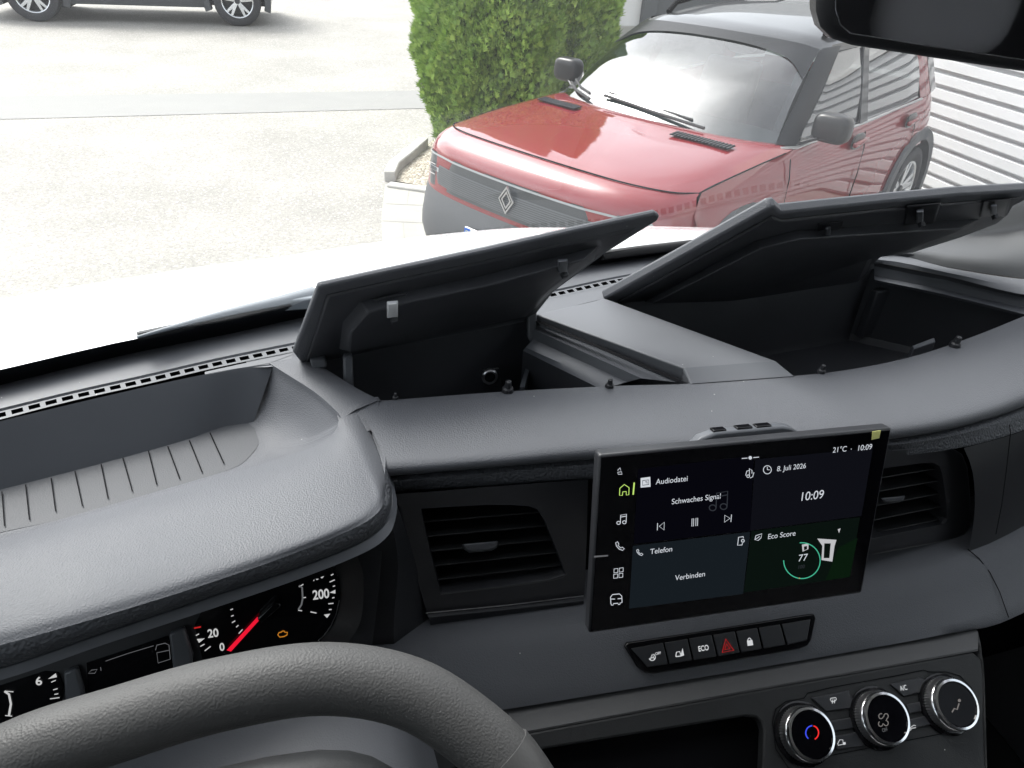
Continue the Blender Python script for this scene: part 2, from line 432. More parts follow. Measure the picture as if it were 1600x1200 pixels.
# ---- flat lettering and marks lying on a plane of the scene
def ribbon_faces(pl, polys, w, off, vs, fs):
    for poly in polys:
        closed = len(poly) > 2 and poly[0] == poly[-1]
        pts = poly[:-1] if closed else poly; n = len(pts); L = []; Rr = []
        for i in range(n):
            a = pts[(i-1) % n] if (closed or i > 0) else pts[i]; b = pts[(i+1) % n] if (closed or i < n-1) else pts[i]
            dx, dy = b[0]-a[0], b[1]-a[1]; l = math.hypot(dx, dy) or 1; nx, ny = -dy/l*w/2, dx/l*w/2
            L.append(pl.at(pts[i][0]+nx, pts[i][1]+ny, off)); Rr.append(pl.at(pts[i][0]-nx, pts[i][1]-ny, off))
        b0 = len(vs); vs += L+Rr
        for i in range(n if closed else n-1): j = (i+1) % n; fs.append((b0+i, b0+j, b0+n+j, b0+n+i))
def marks(name, pl, polys, w, m, parent, off=.0004, fills=()):
    if name.split('_')[-1] in ('tick', 'mark') and len(polys)+len(fills) > 1:
        for q in polys: marks(name, pl, [q], w, m, parent, off)
        for q in fills: marks(name, pl, [], w, m, parent, off, [q])
        return
    vs = []; fs = []
    ribbon_faces(pl, polys, w, off, vs, fs)
    for f in fills:
        b0 = len(vs); vs += [pl.at(x, y, off) for x, y in f]; fs.append(tuple(range(b0, b0+len(f))))
    return mesh(name, vs, fs, m, parent, 0)
def arc(cx, cy, rx, ry, a0, a1, n=16, rot=0):
    out = []
    for i in range(n+1):
        a = R_(a0+(a1-a0)*i/n); x, y = rx*math.cos(a), -ry*math.sin(a); c, s = math.cos(rot), math.sin(rot)
        out.append((cx+x*c-y*s, cy+x*s+y*c))
    if abs(a1-a0) >= 359.9: out[-1] = out[0]
    return out
def text(name, s, pl, px, py, hpx, m, parent, off=.0004, bold=0.0, align='LEFT', wide=1.0, shear=0.0):
    c = bpy.data.curves.new(name, 'FONT'); c.body = s; c.align_x = align; c.size = 1.0; c.offset = bold; c.shear = shear
    o = bpy.data.objects.new(name, c); COL.objects.link(o); bpy.context.view_layer.update()
    me = bpy.data.meshes.new_from_object(o.evaluated_get(bpy.context.evaluated_depsgraph_get()))
    bpy.data.objects.remove(o); bpy.data.curves.remove(c)
    p = pl.at(px, py, off); depth = (p-O).dot(ray(800, 600).normalized())
    k = hpx*depth/F/.70*1.02
    for v in me.vertices: v.co = p+pl.u*v.co.x*k*wide+pl.v*v.co.y*k
    me.name = name; me.materials.clear()
    return link(name, me, m, parent, 0)
def empty(name, loc, rot=0, world=False):
    o = bpy.data.objects.new(name, None); COL.objects.link(o); o.location = loc; o.rotation_euler = (0, 0, rot)
    o.empty_display_size = .3
    if world: WORLD_ROOTS.add(name)
    return o

# ================================================================== the van seen from the driver's seat
van = empty('delivery_van', (0.38, 0, 0), world=True)
tag(van, 'white van whose grey dashboard, open storage lids and white bonnet fill the foreground', 'van')
UP = Vector((0, 0, 1))

def ext_side(L_): return L_+[Vector((1.31, L_[-1].y+.02, L_[-1].z))]
# ---- bonnet, outer skin
# ---- windscreen: base curve, black frit band, pane up to the roof
ws_base = row(-.36, [(-260, 660), (0, 600), (200, 552), (360, 520), (490, 491), (640, 462), (800, 434), (940, 411), (1100, 388)])+[G(.62, .83, -.36), G(.80, .80, -.36), G(1.0, .72, -.36), G(1.18, .60, -.36)]
def lift(pts, dy, dz): return [Vector((p.x, p.y+dy, p.z+dz)) for p in pts]
SL = .86
ws_top = [Vector((.38+(p.x-.38)*.93, p.y*.25-.03, O.z+.33)) for p in ws_base]
frit_rows = [ws_base, lift(ws_base, -.017*SL, .020)]
ws_mid = [a.lerp(b, .5)+Vector((0, .02, .02)) for a, b in zip(lift(ws_base, -.017*SL, .020), ws_top)]
loft('windscreen_frit', [lift(ws_base, .03, -.03)]+frit_rows, 'frit', van, n=50, sharp=0)
loft('windscreen', [lift(ws_base, -.017*SL, .020), ws_mid, ws_top], 'windscreen_glass', van, n=50, sub=6, rowsmooth=True, sharp=0)
bonnet_rows = [
    lift(ws_base, .022, -.024),
    [G(-.62, .60, -.42), G(-.35, .72, -.395), G(-.03, .83, -.39), G(.35, .92, -.393), G(.75, .89, -.395), G(1.08, .77, -.41), G(1.33, .62, -.44)],
    [G(-.66, .76, -.455), G(-.40, .89, -.442), G(-.03, 1.0, -.438), G(.35, 1.08, -.438), G(.75, 1.05, -.44), G(1.1, .92, -.45), G(1.36, .78, -.46)],
    [G(-.72, .96, -.51)]+row(-.50, [(0, 470), (200, 443), (400, 412), (640, 377), (800, 364), (1000, 357)])+[G(.95, 1.19, -.50), G(1.25, 1.02, -.505), G(1.40, .92, -.51)],
    [G(-.74, 1.02, -.56), G(-.45, 1.17, -.56), G(0, 1.30, -.555), G(.4, 1.36, -.55), G(.85, 1.30, -.555), G(1.2, 1.15, -.56), G(1.42, 1.0, -.56)],
    [G(-.76, 1.06, -.9), G(-.45, 1.22, -.9), G(0, 1.36, -.9), G(.4, 1.42, -.9), G(.85, 1.36, -.9), G(1.2, 1.2, -.9), G(1.44, 1.05, -.9)],
    [G(-.76, 1.05, -1.6), G(-.45, 1.2, -1.7), G(0, 1.32, -1.75), G(.4, 1.38, -1.75), G(.85, 1.32, -1.75), G(1.2, 1.18, -1.7), G(1.44, 1.04, -1.6)]]
loft('bonnet', bonnet_rows, 'white_paint', van, n=60, sub=5, rowsmooth=True, sharp=60)

# cowl between bonnet and glass
loft('cowl', [lift(ws_base, .02, -.03), lift(ws_base, .07, -.045), lift(ws_base, .13, -.10)], 'black_plastic', van, n=50)
# wiper arm and blade lying on the cowl outside
wp = empty('x', (0, 0, 0)); bpy.data.objects.remove(wp)
wiper = tube('wiper', [PZ(x, y, -.335) for x, y in ((214, 527), (300, 503), (370, 486), (440, 471), (492, 459))], lambda t: .0015+.008*t, 'wiper_grey', van, n=8, flat=.8)
tube('wiper_blade', [PZ(x, y, -.338) for x, y in ((215, 525), (330, 501), (488, 468))], .004, 'rubber', wiper, n=6)
prism('wiper_pivot', [PZ(x, y, -.332) for x, y in ((425, 462), (440, 470), (494, 466), (494, 452), (470, 455), (440, 463))], (0, 0, -.012), 'wiper_grey', wiper, .002)
wiper2 = tube('wiper', [PZ(x, y, -.345) for x, y in ((940, 399), (1000, 391), (1060, 384), (1110, 378))], lambda t: .006, 'rubber', van, n=8)

# ---- dashboard, upper side
dash = loft('dashboard', [ext_side(L_) for L_ in [   # the pad between the storage trays and the front edge
    row(-.362, [(556, 629), (592, 626.5), (780, 612.5), (960, 603), (1076, 599.5), (1240, 587.5), (1330, 577), (1430, 556), (1520, 526), (1600, 494), (1760, 430)]),
    row(-.3605, [(562, 640), (600, 636), (780, 622), (960, 613), (1076, 608), (1240, 597), (1330, 586), (1430, 566), (1520, 537), (1600, 505), (1760, 442)]),
    row(-.3605, [(580, 672), (640, 664), (900, 645), (1100, 635), (1300, 620), (1430, 600), (1520, 574), (1600, 545), (1770, 480)]),
    row(-.364, [(596, 706), (660, 699), (920, 682), (1100, 672), (1300, 656), (1430, 642), (1540, 612), (1610, 580), (1780, 520)]),
    row(-.369, [(602, 733), (760, 721), (920, 706), (1100, 696), (1300, 681), (1395, 673), (1480, 660), (1560, 637), (1620, 613), (1790, 545)]),
    row(-.378, [(604, 745), (760, 732), (921, 719), (1100, 708), (1300, 694), (1395, 686), (1480, 672), (1560, 650), (1620, 627), (1790, 560)]),
    lift(row(-.380, [(604, 748), (760, 735), (921, 722), (1100, 711), (1300, 697), (1395, 689), (1480, 675), (1560, 653), (1620, 630), (1790, 563)]), .016, -.001)]],
    'pad', van, n=90, sub=4, rowsmooth=True, sharp=60)
tag(dash, None)
s2 = row(-.383, [(604, 752), (760, 739), (921, 726), (1100, 715), (1300, 701), (1395, 694), (1480, 681), (1560, 660), (1620, 637), (1790, 572)])
loft('trim_strip', [ext_side(L_) for L_ in [lift(s2, .014, 0), s2,
    row(-.3905, [(608, 762), (760, 751), (921, 739), (1100, 728), (1395, 703), (1490, 690), (1570, 668), (1630, 646), (1800, 582)]),
    row(-.397, [(612, 770), (760, 761), (921, 749), (1100, 737), (1395, 714), (1500, 700), (1580, 679), (1640, 657), (1810, 592)]),
    lift(row(-.398, [(612, 772), (760, 763), (921, 751), (1100, 739), (1395, 716), (1500, 702), (1580, 681), (1640, 659), (1810, 594)]), .012, -.001)]],
    'pad_coarse', dash, n=80, sub=2, rowsmooth=True, sharp=60)

# strip under the windscreen with the long defroster grille
dl = [(-330, 737), (-200, 705), (0, 655.5), (110, 627), (230, 600), (340, 574), (462, 549), (600, 521), (740, 492), (866, 465), (985, 440)]
def_line = row(-.36, dl)+[G(.45, .755, -.36), G(.62, .75, -.36), G(.8, .715, -.36), G(1.0, .63, -.36), G(1.15, .55, -.36)]
dl2 = [(-330, 722), (-200, 691), (0, 643), (110, 616), (230, 589), (340, 563.5), (462, 538.5), (600, 511), (740, 482), (866, 456), (985, 431)]
def_line2 = row(-.36, dl2)+[G(.45, .770, -.36), G(.62, .765, -.36), G(.8, .73, -.36), G(1.0, .645, -.36), G(1.15, .562, -.36)]
strip = loft('windscreen_strip', [lift(ws_base, .03, -.012), lift(ws_base, 0, -.001),
      [a.lerp(b, .5)+UP*.002 for a, b in zip(spline(ws_base, 30), spline(def_line2, 30))], lift(def_line2, .004, .0005), lift(def_line2, .002, -.003), lift(def_line2, 0, 0)], 'pad_fine', dash, n=100, sharp=50)
# grille: bars and open cells with walls going down to a dark duct
NC = 88
A = spline(def_line2[:len(dl)+2], NC+1); B = spline(def_line[:len(dl)+2], NC+1)
vs = []; fs = []; mi = []
def quad(a, b, c, d, k=0):
    i = len(vs); vs.extend([a, b, c, d]); fs.append((i, i+1, i+2, i+3)); mi.append(k)
dn = Vector((0, 0, -.02))
for i in range(NC):
    a, b, c, d = A[i], A[i+1], B[i+1], B[i]
    e = .18; f_ = .74
    a2, b2, c2, d2 = a.lerp(d, e), b.lerp(c, e), b.lerp(c, f_), a.lerp(d, f_)
    quad(a, b, b2, a2); quad(d2, c2, c, d)
    g = .33
    p, q = a2.lerp(b2, g), d2.lerp(c2, g)
    quad(a2, p, q, d2)
    quad(p, b2, b2+dn, p+dn, 1); quad(q, c2, c2+dn, q+dn, 1); quad(p, q, q+dn, p+dn, 1); quad(b2, c2, c2+dn, b2+dn, 1); quad(p+dn, b2+dn, c2+dn, q+dn, 1)
mesh('defroster_grille', vs, fs, ['pad_fine', 'seam'], dash, 30, mi)

# ---- instrument hood with its open tray
TR = [(435, 563), (470, 590), (505, 622), (528, 655)]
def rz(pts): return [PZ(x, y, z) for x, y, z in pts]
c1 = rz([(-200, 893, -.374), (0, 842, -.374), (200, 786, -.374), (312, 752, -.374), (406, 726, -.374), (495, 696, -.370), (523, 674, -.364), (532, 652, -.3602), (553, 630, -.3600)])
f1 = row(-.403, [(-200, 880), (0, 830), (120, 803), (280, 759), (360, 724), (392, 704), (399, 692)])
hood, HG = tensor('instrument_hood', [c1,
    rz([(-200, 910, -.3625), (0, 859, -.3625), (200, 803, -.3625), (325, 769, -.3625), (420, 742, -.3625), (505, 711, -.3610), (536, 690, -.3585), (549, 668, -.3585), (565, 648, -.3620)]),
    rz([(-200, 935, -.3562), (0, 885, -.3562), (200, 830, -.3562), (340, 790, -.3562), (438, 762, -.3562), (520, 729, -.3562), (551, 706, -.3562), (564, 690, -.3575), (580, 680, -.3640)]),
    rz([(-200, 985, -.3535), (0, 938, -.3535), (205, 884, -.3535), (360, 837, -.3535), (467, 799, -.3538), (539, 768, -.3545), (568, 744, -.3556), (579, 727, -.3572), (592, 712, -.3640)]),
    rz([(-200, 1030, -.355), (0, 983, -.355), (208, 926, -.355), (370, 877, -.355), (485, 838, -.355), (556, 806, -.3555), (584, 782, -.3562), (593, 764, -.3573), (601, 748, -.3640)]),
    rz([(-200, 1053, -.359), (0, 1008, -.359), (210, 948, -.359), (375, 895, -.359), (492, 852, -.359), (562, 821, -.359), (588, 803, -.359), (598, 789, -.360), (602, 775, -.3640)])],
    110, 6, 'pad', van, 70)
bandtop = HG[-1][::3]+[g[-1] for g in HG[::-1]][1::3]
bandlow = row(-.375, [(-200, 1088), (0, 1043), (160, 989), (320, 935), (480, 881), (568, 844), (597, 822), (608, 803), (612, 782), (608, 744), (597, 708), (584, 678), (568, 646), (559, 632)])
loft('hood_edge', [bandtop, [a.lerp(b, .5)+Vector((.001, -.002, .001)) for a, b in zip(spline(bandtop, 24), spline(bandlow, 24))], bandlow], 'pad_coarse', hood, n=110, sub=3, rowsmooth=True, sharp=60)
loft('hood_base', [row(-.3650, [(470, 570), (510, 622), (534, 660), (540, 705), (555, 790)]), row(-.3650, [(480, 560), (560, 612), (598, 650), (601, 745), (590, 796)])], 'pad', hood, n=20)
low2 = row(-.381, [(-200, 1109), (0, 1063), (160, 1008), (320, 955), (480, 900), (578, 859), (608, 835), (619, 806), (620, 782), (614, 755), (604, 725)])
bl = row(-.377, [(-200, 1091), (0, 1046), (160, 992), (320, 938), (480, 884), (570, 846), (599, 824), (610, 804), (614, 782), (610, 756), (600, 725)])
loft('hood_trim', [lift(bl, .01, 0), bl, low2, lift(low2, .002, -.002), lift(low2, .09, -.012)], 'smooth_grey', hood, n=80, sharp=30)
# tray in the hood
b0 = row(-.36, [(-330, 737), (-200, 707), (0, 658), (230, 604), (340, 581), (388, 573), (424, 569)])
b1 = row(-.405, [(-330, 850), (-200, 817), (0, 766), (180, 719), (290, 688), (350, 667), (396, 661)])
loft('tray_back', [b0, lift(spline(b0, 20), -.003, -.004), b1], 'tray_side' if 'tray_side' in MATS else 'smooth_grey', hood, n=60, sharp=60)
crest = rz([(420, 567, -.36), (452, 587, -.36), (495, 615, -.36), (530, 647, -.3601), (533, 657, -.3603), (523, 674, -.364), (504, 690, -.3685), (481, 702, -.371), (452, 713, -.373), (406, 726, -.374), (359, 739, -.374), (312, 752, -.374), (200, 786, -.374), (0, 842, -.374), (-200, 893, -.374), (-330, 926, -.374)])
foot = rz([(384, 658, -.4045), (390, 663, -.4045), (395, 671, -.4045), (399, 683, -.4045), (400, 692, -.4045), (398, 699, -.4045), (394, 705, -.4045), (387, 712, -.4045), (377, 719, -.4045), (364, 726, -.4045), (343, 733, -.4045), (308, 743, -.4045), (196, 775, -.4045), (0, 830, -.4045), (-200, 880, -.4045), (-330, 912, -.4045)])
def dense(P, N):
    out = []; L = len(P)-1
    for j in range(N):
        s = L*j/(N-1); k = min(int(s), L-1); t = s-k
        p1, p2 = P[k], P[k+1]; p0 = P[k-1] if k else p1*2-p2; p3 = P[k+2] if k+2 <= L else p2*2-p1
        out.append(.5*((2*p1)+(p2-p0)*t+(2*p0-5*p1+4*p2-p3)*t*t+(3*p1-p0-3*p2+p3)*t**3))
    return out
crest = dense(crest, 200); foot = dense(foot, 200)
def snap(p):      # meet the edge of the hood exactly
    best = None
    for a, b in zip(HG[0], HG[0][1:]):
        d = b-a; t = max(0, min(1, (p-a).dot(d)/d.length_squared)); q = a+d*t
        if best is None or (q-p).length < best[0]: best = ((q-p).length, q)
    return best[1] if best[0] < .02 else p
crest = [snap(p) if i > 200*4.2/15 and i < 185 else p for i, p in enumerate(crest)]
bowl = []
for t, dz in ((0, 0), (.07, .20), (.35, .62), (.62, .86), (.84, .975), (1, 1)):
    bowl.append([Vector((a.x+(b.x-a.x)*t, a.y+(b.y-a.y)*t, a.z+(b.z-a.z)*dz)) for a, b in zip(crest, foot)])
tensor('tray_wall', bowl, 200, 5, 'pad', hood, 80)
tfloor = loft('tray_floor', [lift(b1, 0, .0004), row(-.404, [(-330, 905), (-200, 882), (0, 832), (120, 806), (300, 752), (372, 728), (396, 706), (404, 692), (400, 676)])], 'mat_rubber', hood, n=60)
pf = Plane((0, .5, -.404), (0, 0, 1))
marks('tray_groove', pf, [[a, b] for a, b in (((3, 768), (7, 822)), ((40, 757), (46, 812)), ((80, 747), (87, 799)), ((117, 736), (129, 791)), ((158, 725), (169, 779)), ((192, 715), (207, 768)), ((232, 704), (245, 757)), ((262, 697), (281, 748)), ((296, 688), (316, 738)), ((328, 676), (350, 724)))], 2.0, 'seam', hood, off=.0012)
# pad between hood tray and storage tray, and the strip behind
loft('pad_bridge', [row(-.3600, [(420, 567), (452, 587), (495, 615), (530, 647), (533, 655)]), row(-.3588, [(456, 560), (492, 588), (530, 616), (552, 632), (556, 640)]), row(-.3590, [(459, 551), (505, 582), (545, 608), (590, 626)]), row(-.3615, [(466, 549), (515, 580), (560, 608), (596, 626)])], 'pad', dash, n=30, sharp=60)
loft('pad_corner', [row(-.3625, [(528, 655), (545, 676), (584, 672)]), row(-.3600, [(520, 615), (556, 629), (592, 626)])], 'pad', dash, n=10)
loft('pad_corner', [row(-.3632, [(530, 625), (545, 650), (560, 668)]), row(-.3632, [(590, 620), (605, 640), (610, 665)])], 'pad', dash, n=8)
loft('pad_corner', [row(-.3606, [(384, 563), (440, 550), (470, 543)]), row(-.3608, [(388, 574), (430, 572), (470, 556)])], 'pad_fine', dash, n=8)
loft('pad_corner', [row(-.3602, [(320, 581), (400, 563.5), (462, 550)]), row(-.3604, [(320, 586), (388, 573), (420, 567), (462, 552)])], 'pad_fine', dash, n=14)

# ---- storage tray in front of the open left lid
def tub(name, top, z1, k, m, parent, zc=-.36):
    T = top; c = sum(T, Vector())/len(T)
    B_ = [Vector((c.x+(p.x-c.x)*k, c.y+(p.y-c.y)*k, O.z+z1)) for p in T]
    Mid = [a.lerp(b, .85)*1.0 for a, b in zip(T, B_)]
    Mid = [Vector((a.x+(b.x-a.x)*.5, a.y+(b.y-a.y)*.5, O.z+z1+.008)) for a, b in zip(T, B_)]
    n = len(T); vs = T+Mid+B_; fs = []
    for j in (0, 1):
        for i in range(n): fs.append((j*n+i, j*n+(i+1) % n, (j+1)*n+(i+1) % n, (j+1)*n+i))
    fs.append(tuple(2*n+i for i in range(n)))
    bm = bmesh.new(); V_ = [bm.verts.new(v) for v in vs]
    for f in fs: bm.faces.new([V_[i] for i in f])
    bmesh.ops.recalc_face_normals(bm, faces=bm.faces)
    for f in bm.faces: f.normal_flip()
    me = bpy.data.meshes.new(name); bm.to_mesh(me); bm.free()
    return link(name, me, m, parent, 30)
ltop = [PZ(472, 562, -.362), PZ(650, 528, -.362), PZ(834, 494, -.362), PZ(1075, 599, -.362), PZ(960, 603, -.362), PZ(780, 612, -.362), PZ(592, 627, -.362), PZ(530, 598, -.362)]
tr1 = tub('storage_tray', ltop, -.452, .9, 'tray_plastic', van)
e1 = [PZ(833, 498, -.366), PZ(1070, 599, -.366)]
loft('tray_ledge', [e1, row(-.3665, [(832, 514), (1002, 591)]), row(-.375, [(833, 530), (980, 597)]), row(-.376, [(821, 543), (958, 603)]), row(-.379, [(817, 548), (935, 606)])], 'smooth_grey', tr1, n=10, sharp=25)
loft('tray_wall', [row(-.379, [(817, 548), (935, 606)]), row(-.45, [(812, 625), (900, 690)])], 'tray_plastic', tr1, n=6)
PB = Plane((0, .632, -.40), (0, -1, .08))
sk = lathe('power_socket', PB.at(765, 588, .004), PB.n, [(.0085, -.002), (.0085, .002), (.0072, .003), (.0055, .0025), (.005, -.004), (0, -.004)], ['chrome_dull', 'gloss_black'], tr1, 24, [0, 0, 0, 1, 1])
prism('socket_plate', [PB.at(x, y, .0) for x, y in ((753, 575), (779, 573), (782, 601), (756, 603))], PB.n*.003, 'black_plastic', tr1, .001)
tr1rib = prism('tray_rib', [PZ(x, y, -.40) for x, y in ((828, 553), (834, 553), (819, 605), (812, 605))], (0, 0, -.05), 'smooth_grey', tr1)
for (x, y) in ((545, 590), (833, 512)):
    pa = Plane(tuple(PZ(x, y, -.365)-O), (0, -1, .5))
    prism('hinge_arm', [pa.at(x-9, y-32), pa.at(x+6, y-34), pa.at(x+8, y+20), pa.at(x, y+28), pa.at(x-8, y+18)], Vector((0, .008, 0)), 'smooth_grey', tr1, .002)
pa = Plane(tuple(PZ(500, 585, -.365)-O), (0, -1, .5))
prism('hinge_arm', [pa.at(483, 562), pa.at(508, 560), pa.at(512, 575), pa.at(488, 578)], Vector((0, .008, 0)), 'smooth_grey', tr1, .002)

loft('tray_rim', [row(-.3602, [(462, 549), (600, 521), (740, 492), (866, 465), (985, 440)])+[G(.45, .755, -.3602), G(.64, .75, -.3602)], row(-.3612, [(459, 556), (600, 539), (740, 514), (838, 494), (945, 467), (1150, 440), (1366, 410)]), row(-.372, [(459, 560), (600, 546), (740, 522), (838, 503), (945, 476), (1150, 450), (1366, 420)])], 'pad_fine', dash, n=50)
# ---- raised bar between the two trays
dv = [(838, 491), (945, 466), (1213, 564), (1068, 575)]
D0 = [PZ(x, y, -.354) for x, y in dv]
dvs = [D0[0], D0[1], D0[2], D0[3], PZ(1242, 587.5, -.361), PZ(1079, 599.5, -.361), Vector((D0[0].x, D0[0].y, O.z-.40)), Vector((D0[3].x, D0[3].y, O.z-.40)), Vector((D0[1].x, D0[1].y, O.z-.42)), Vector((D0[2].x, D0[2].y, O.z-.42)),
       Vector((*PZ(1242, 587.5, -.361).xy, O.z-.42)), Vector((*PZ(1079, 599.5, -.361).xy, O.z-.40))]
dvo = mesh('divider_bar', dvs, [(0, 1, 2, 3), (3, 2, 4, 5), (0, 3, 7, 6), (1, 8, 9, 2), (3, 5, 11, 7), (2, 9, 10, 4), (0, 6, 8, 1)], 'pad_fine', dash, 20)
bevel(dvo, .0015, 3)
marks('divider_shadow_gap', Plane((0, .55, -.36), (0, 0, 1)), [[(836, 500), (1060, 594)]], 4, 'seam', dash, off=.0008)

# ---- right storage tray
rtop = [PZ(950, 470, -.364), PZ(1150, 440, -.364), PZ(1366, 410, -.364), PZ(1480, 432, -.364), PZ(1610, 460, -.364), G(.90, .60, -.364)]+[PZ(1600, 494, -.364), PZ(1520, 526, -.364), PZ(1430, 556, -.364), PZ(1330, 577, -.364), PZ(1242, 588, -.364), PZ(1100, 530, -.364)]
tr2 = tub('storage_tray', rtop, -.475, .93, 'tray_plastic', van)
loft('tray_ledge', [row(-.366, [(1366, 412), (1480, 434), (1612, 462)]), row(-.380, [(1366, 431), (1480, 454), (1612, 484)]), row(-.381, [(1366, 437), (1480, 461), (1612, 494)]), row(-.385, [(1368, 441), (1480, 465), (1612, 498)])], 'smooth_grey', tr2, n=14, sharp=25)
0 and loft('tray_wall', [row(-.385, [(1368, 441), (1480, 465), (1612, 498)]), row(-.47, [(1372, 560), (1480, 600), (1620, 640)])], 'tray_plastic', tr2, n=14)
bx = [PZ(1361, 451, -.395), PZ(1383, 446, -.395), PZ(1398, 451, -.395), PZ(1372, 456, -.395)]
prism('tray_block', bx, (0, 0, -.07), 'tray_plastic', tr2, .002)
prism('tray_rib', [PZ(1428, 545, -.395), PZ(1462, 534, -.395), PZ(1460, 527, -.395), PZ(1425, 540, -.395)], (0, 0, -.05), 'smooth_grey', tr2, .001)
# dashboard top right of the tray, running to the side of the cabin
loft('dash_top_side', [row(-.3625, [(1335, 415), (1366, 410.5), (1480, 432), (1612, 462)])+[G(1.05, .60, -.362)], row(-.3580, [(1335, 410), (1366, 405.5), (1480, 426), (1612, 453)])+[G(1.06, .61, -.358)],
    row(-.3565, [(1335, 402), (1400, 398), (1480, 418), (1612, 437)])+[G(1.1, .64, -.356)]], 'pad_fine', dash, n=24, sub=2, rowsmooth=True)

# rubber bump stops on the front edge of the trays
for x, y, s in ((618, 622, .6), (793, 611, 1.2), (952, 604, .9), (1283, 581, .9), (1491, 541, 1.3)):
    lathe('bump_stop', PZ(x, y, -.361), (0, -.1, 1), [(.0045*s, 0), (.004*s, .003*s), (.0028*s, .004*s), (.0022*s, .009*s), (.0, .010*s)], 'black_plastic', dash, 14)

# ---- storage lids, hinged at the far side, standing open
def lid_plane(A, B, th):
    A = Vector(A); B = Vector(B); k = (B-A).normalized(); d = Vector((k.y, -k.x, 0))
    if d.y > 0: d = -d
    e = d*math.cos(th)+UP*math.sin(th); n = k.cross(e).normalized()
    return Plane(A, n), e
LP, LE = lid_plane((-.037, .601, -.36), (.193, .659, -.36), R_(57))
out = -LP.n
lid1 = empty('t', (0, 0, 0)); bpy.data.objects.remove(lid1)
skin = [(459, 553), (498, 449), (600, 427), (760, 393), (900, 361), (1024, 334.5), (1031, 338), (1028, 345), (948, 395), (924, 413), (866, 456), (831, 500), (640, 537), (476, 574)]
lid1 = prism('storage_lid', [LP.at(x, y, 0) for x, y in skin], out*.006, 'pad', van, .002)
def liner(pl, o0, o1, h, m, parent, name='lid_liner'):
    return taper(name, [pl.at(x, y, -.0005) for x, y in o0], [pl.at(x, y, h) for x, y in o1], m, parent, .0015)
liner(LP, [(477, 573), (508, 459), (620, 434), (780, 400), (1000, 352), (944, 395), (922, 411), (864, 454), (828, 499), (640, 536)],
          [(478, 566), (513, 464), (620, 440), (780, 406), (985, 362), (940, 394), (918, 411), (860, 454), (823, 492), (640, 529)], .002, 'tray_plastic', lid1)
liner(LP, [(527, 545), (533, 500), (560, 468), (640, 450), (760, 425), (900, 390), (940, 380), (933, 402), (864, 455), (824, 494), (690, 520)],
          [(545, 550), (548, 520), (575, 488), (650, 470), (760, 447), (890, 412), (915, 404), (905, 420), (850, 458), (815, 494), (690, 522)], .014, 'tray_plastic', lid1, 'lid_pan')
liner(LP, [(582, 487), (581, 466), (640, 455), (645, 478)], [(586, 486), (585, 468), (636, 458), (640, 476)], .006, 'tray_plastic', lid1, 'clip_seat')
liner(LP, [(858, 432), (862, 412), (908, 399), (905, 424)], [(862, 430), (866, 414), (903, 402), (901, 422)], .010, 'tray_plastic', lid1, 'clip_seat')
def clip(pl, x, y, w, h, m, parent, off, n_=1):
    c = taper('clip', [pl.at(a, b, off) for a, b in ((x-w, y+h*.5), (x-w, y-h*.5), (x+w*.8, y-h*.55), (x+w*.8, y+h*.45))],
              [pl.at(a, b, off+.006) for a, b in ((x-w*.7, y+h*.4), (x-w*.8, y-h*.3), (x+w*.7, y-h*.35), (x+w*.6, y+h*.4))], m, parent, .0008)
    box('clip_tongue', pl.at(x+2, y+h*.62, off+.004), (.006, .005, .005), 'tray_plastic', c, .0008, (pl.u, pl.n, pl.v))
clip(LP, 614, 484, 10, 27, 'clip_metal', lid1, .013)
clip(LP, 880, 416, 9, 22, 'smooth_grey', lid1, .014)

RP, RE = lid_plane((.291, .692, -.36), (.674, .752, -.36), R_(47))
rs = [(943, 468), (1060, 404), (1203, 325), (1212, 324), (1222, 333), (1300, 324.5), (1400, 314), (1500, 304.5), (1600, 298.5), (1680, 296), (1690, 306), (1604, 312), (1584, 322), (1576, 336), (1560, 349), (1500, 372), (1423, 396), (1394, 398), (1377, 402), (1366, 413), (1365, 440), (1150, 470), (960, 480)]
lid2 = prism('storage_lid', [RP.at(x, y, 0) for x, y in rs], -RP.n*.011, 'pad', van, .0025)
liner(RP, [(958, 474), (1205, 335), (1222, 341), (1400, 322), (1600, 306), (1582, 320), (1572, 336), (1556, 349), (1422, 395), (1376, 401), (1362, 415), (1360, 440), (1150, 468)],
          [(966, 474), (1207, 341), (1222, 347), (1400, 328), (1590, 311), (1575, 322), (1566, 337), (1550, 350), (1420, 395), (1372, 402), (1358, 415), (1356, 440), (1150, 468)], .003, 'tray_plastic', lid2)
liner(RP, [(1000, 472), (1180, 372), (1240, 356), (1400, 345), (1540, 338), (1530, 352), (1422, 392), (1366, 402), (1352, 440), (1150, 468)],
          [(1020, 474), (1190, 388), (1250, 374), (1400, 364), (1500, 358), (1480, 368), (1410, 392), (1356, 406), (1340, 440), (1150, 470)], .014, 'tray_plastic', lid2, 'lid_pan')
for x, y, s in ((1294, 362, 1.0), (1438, 338, 1.3), (1553, 328, 1.1)):
    liner(RP, [(x-22*s, y+12*s), (x-18*s, y-14*s), (x+26*s, y-18*s), (x+18*s, y+10*s)], [(x-20*s, y+10*s), (x-16*s, y-12*s), (x+24*s, y-16*s), (x+16*s, y+8*s)], .005, 'black_plastic', lid2, 'clip_seat')
    clip(RP, x, y, 5*s, 16*s, 'smooth_grey', lid2, .007)

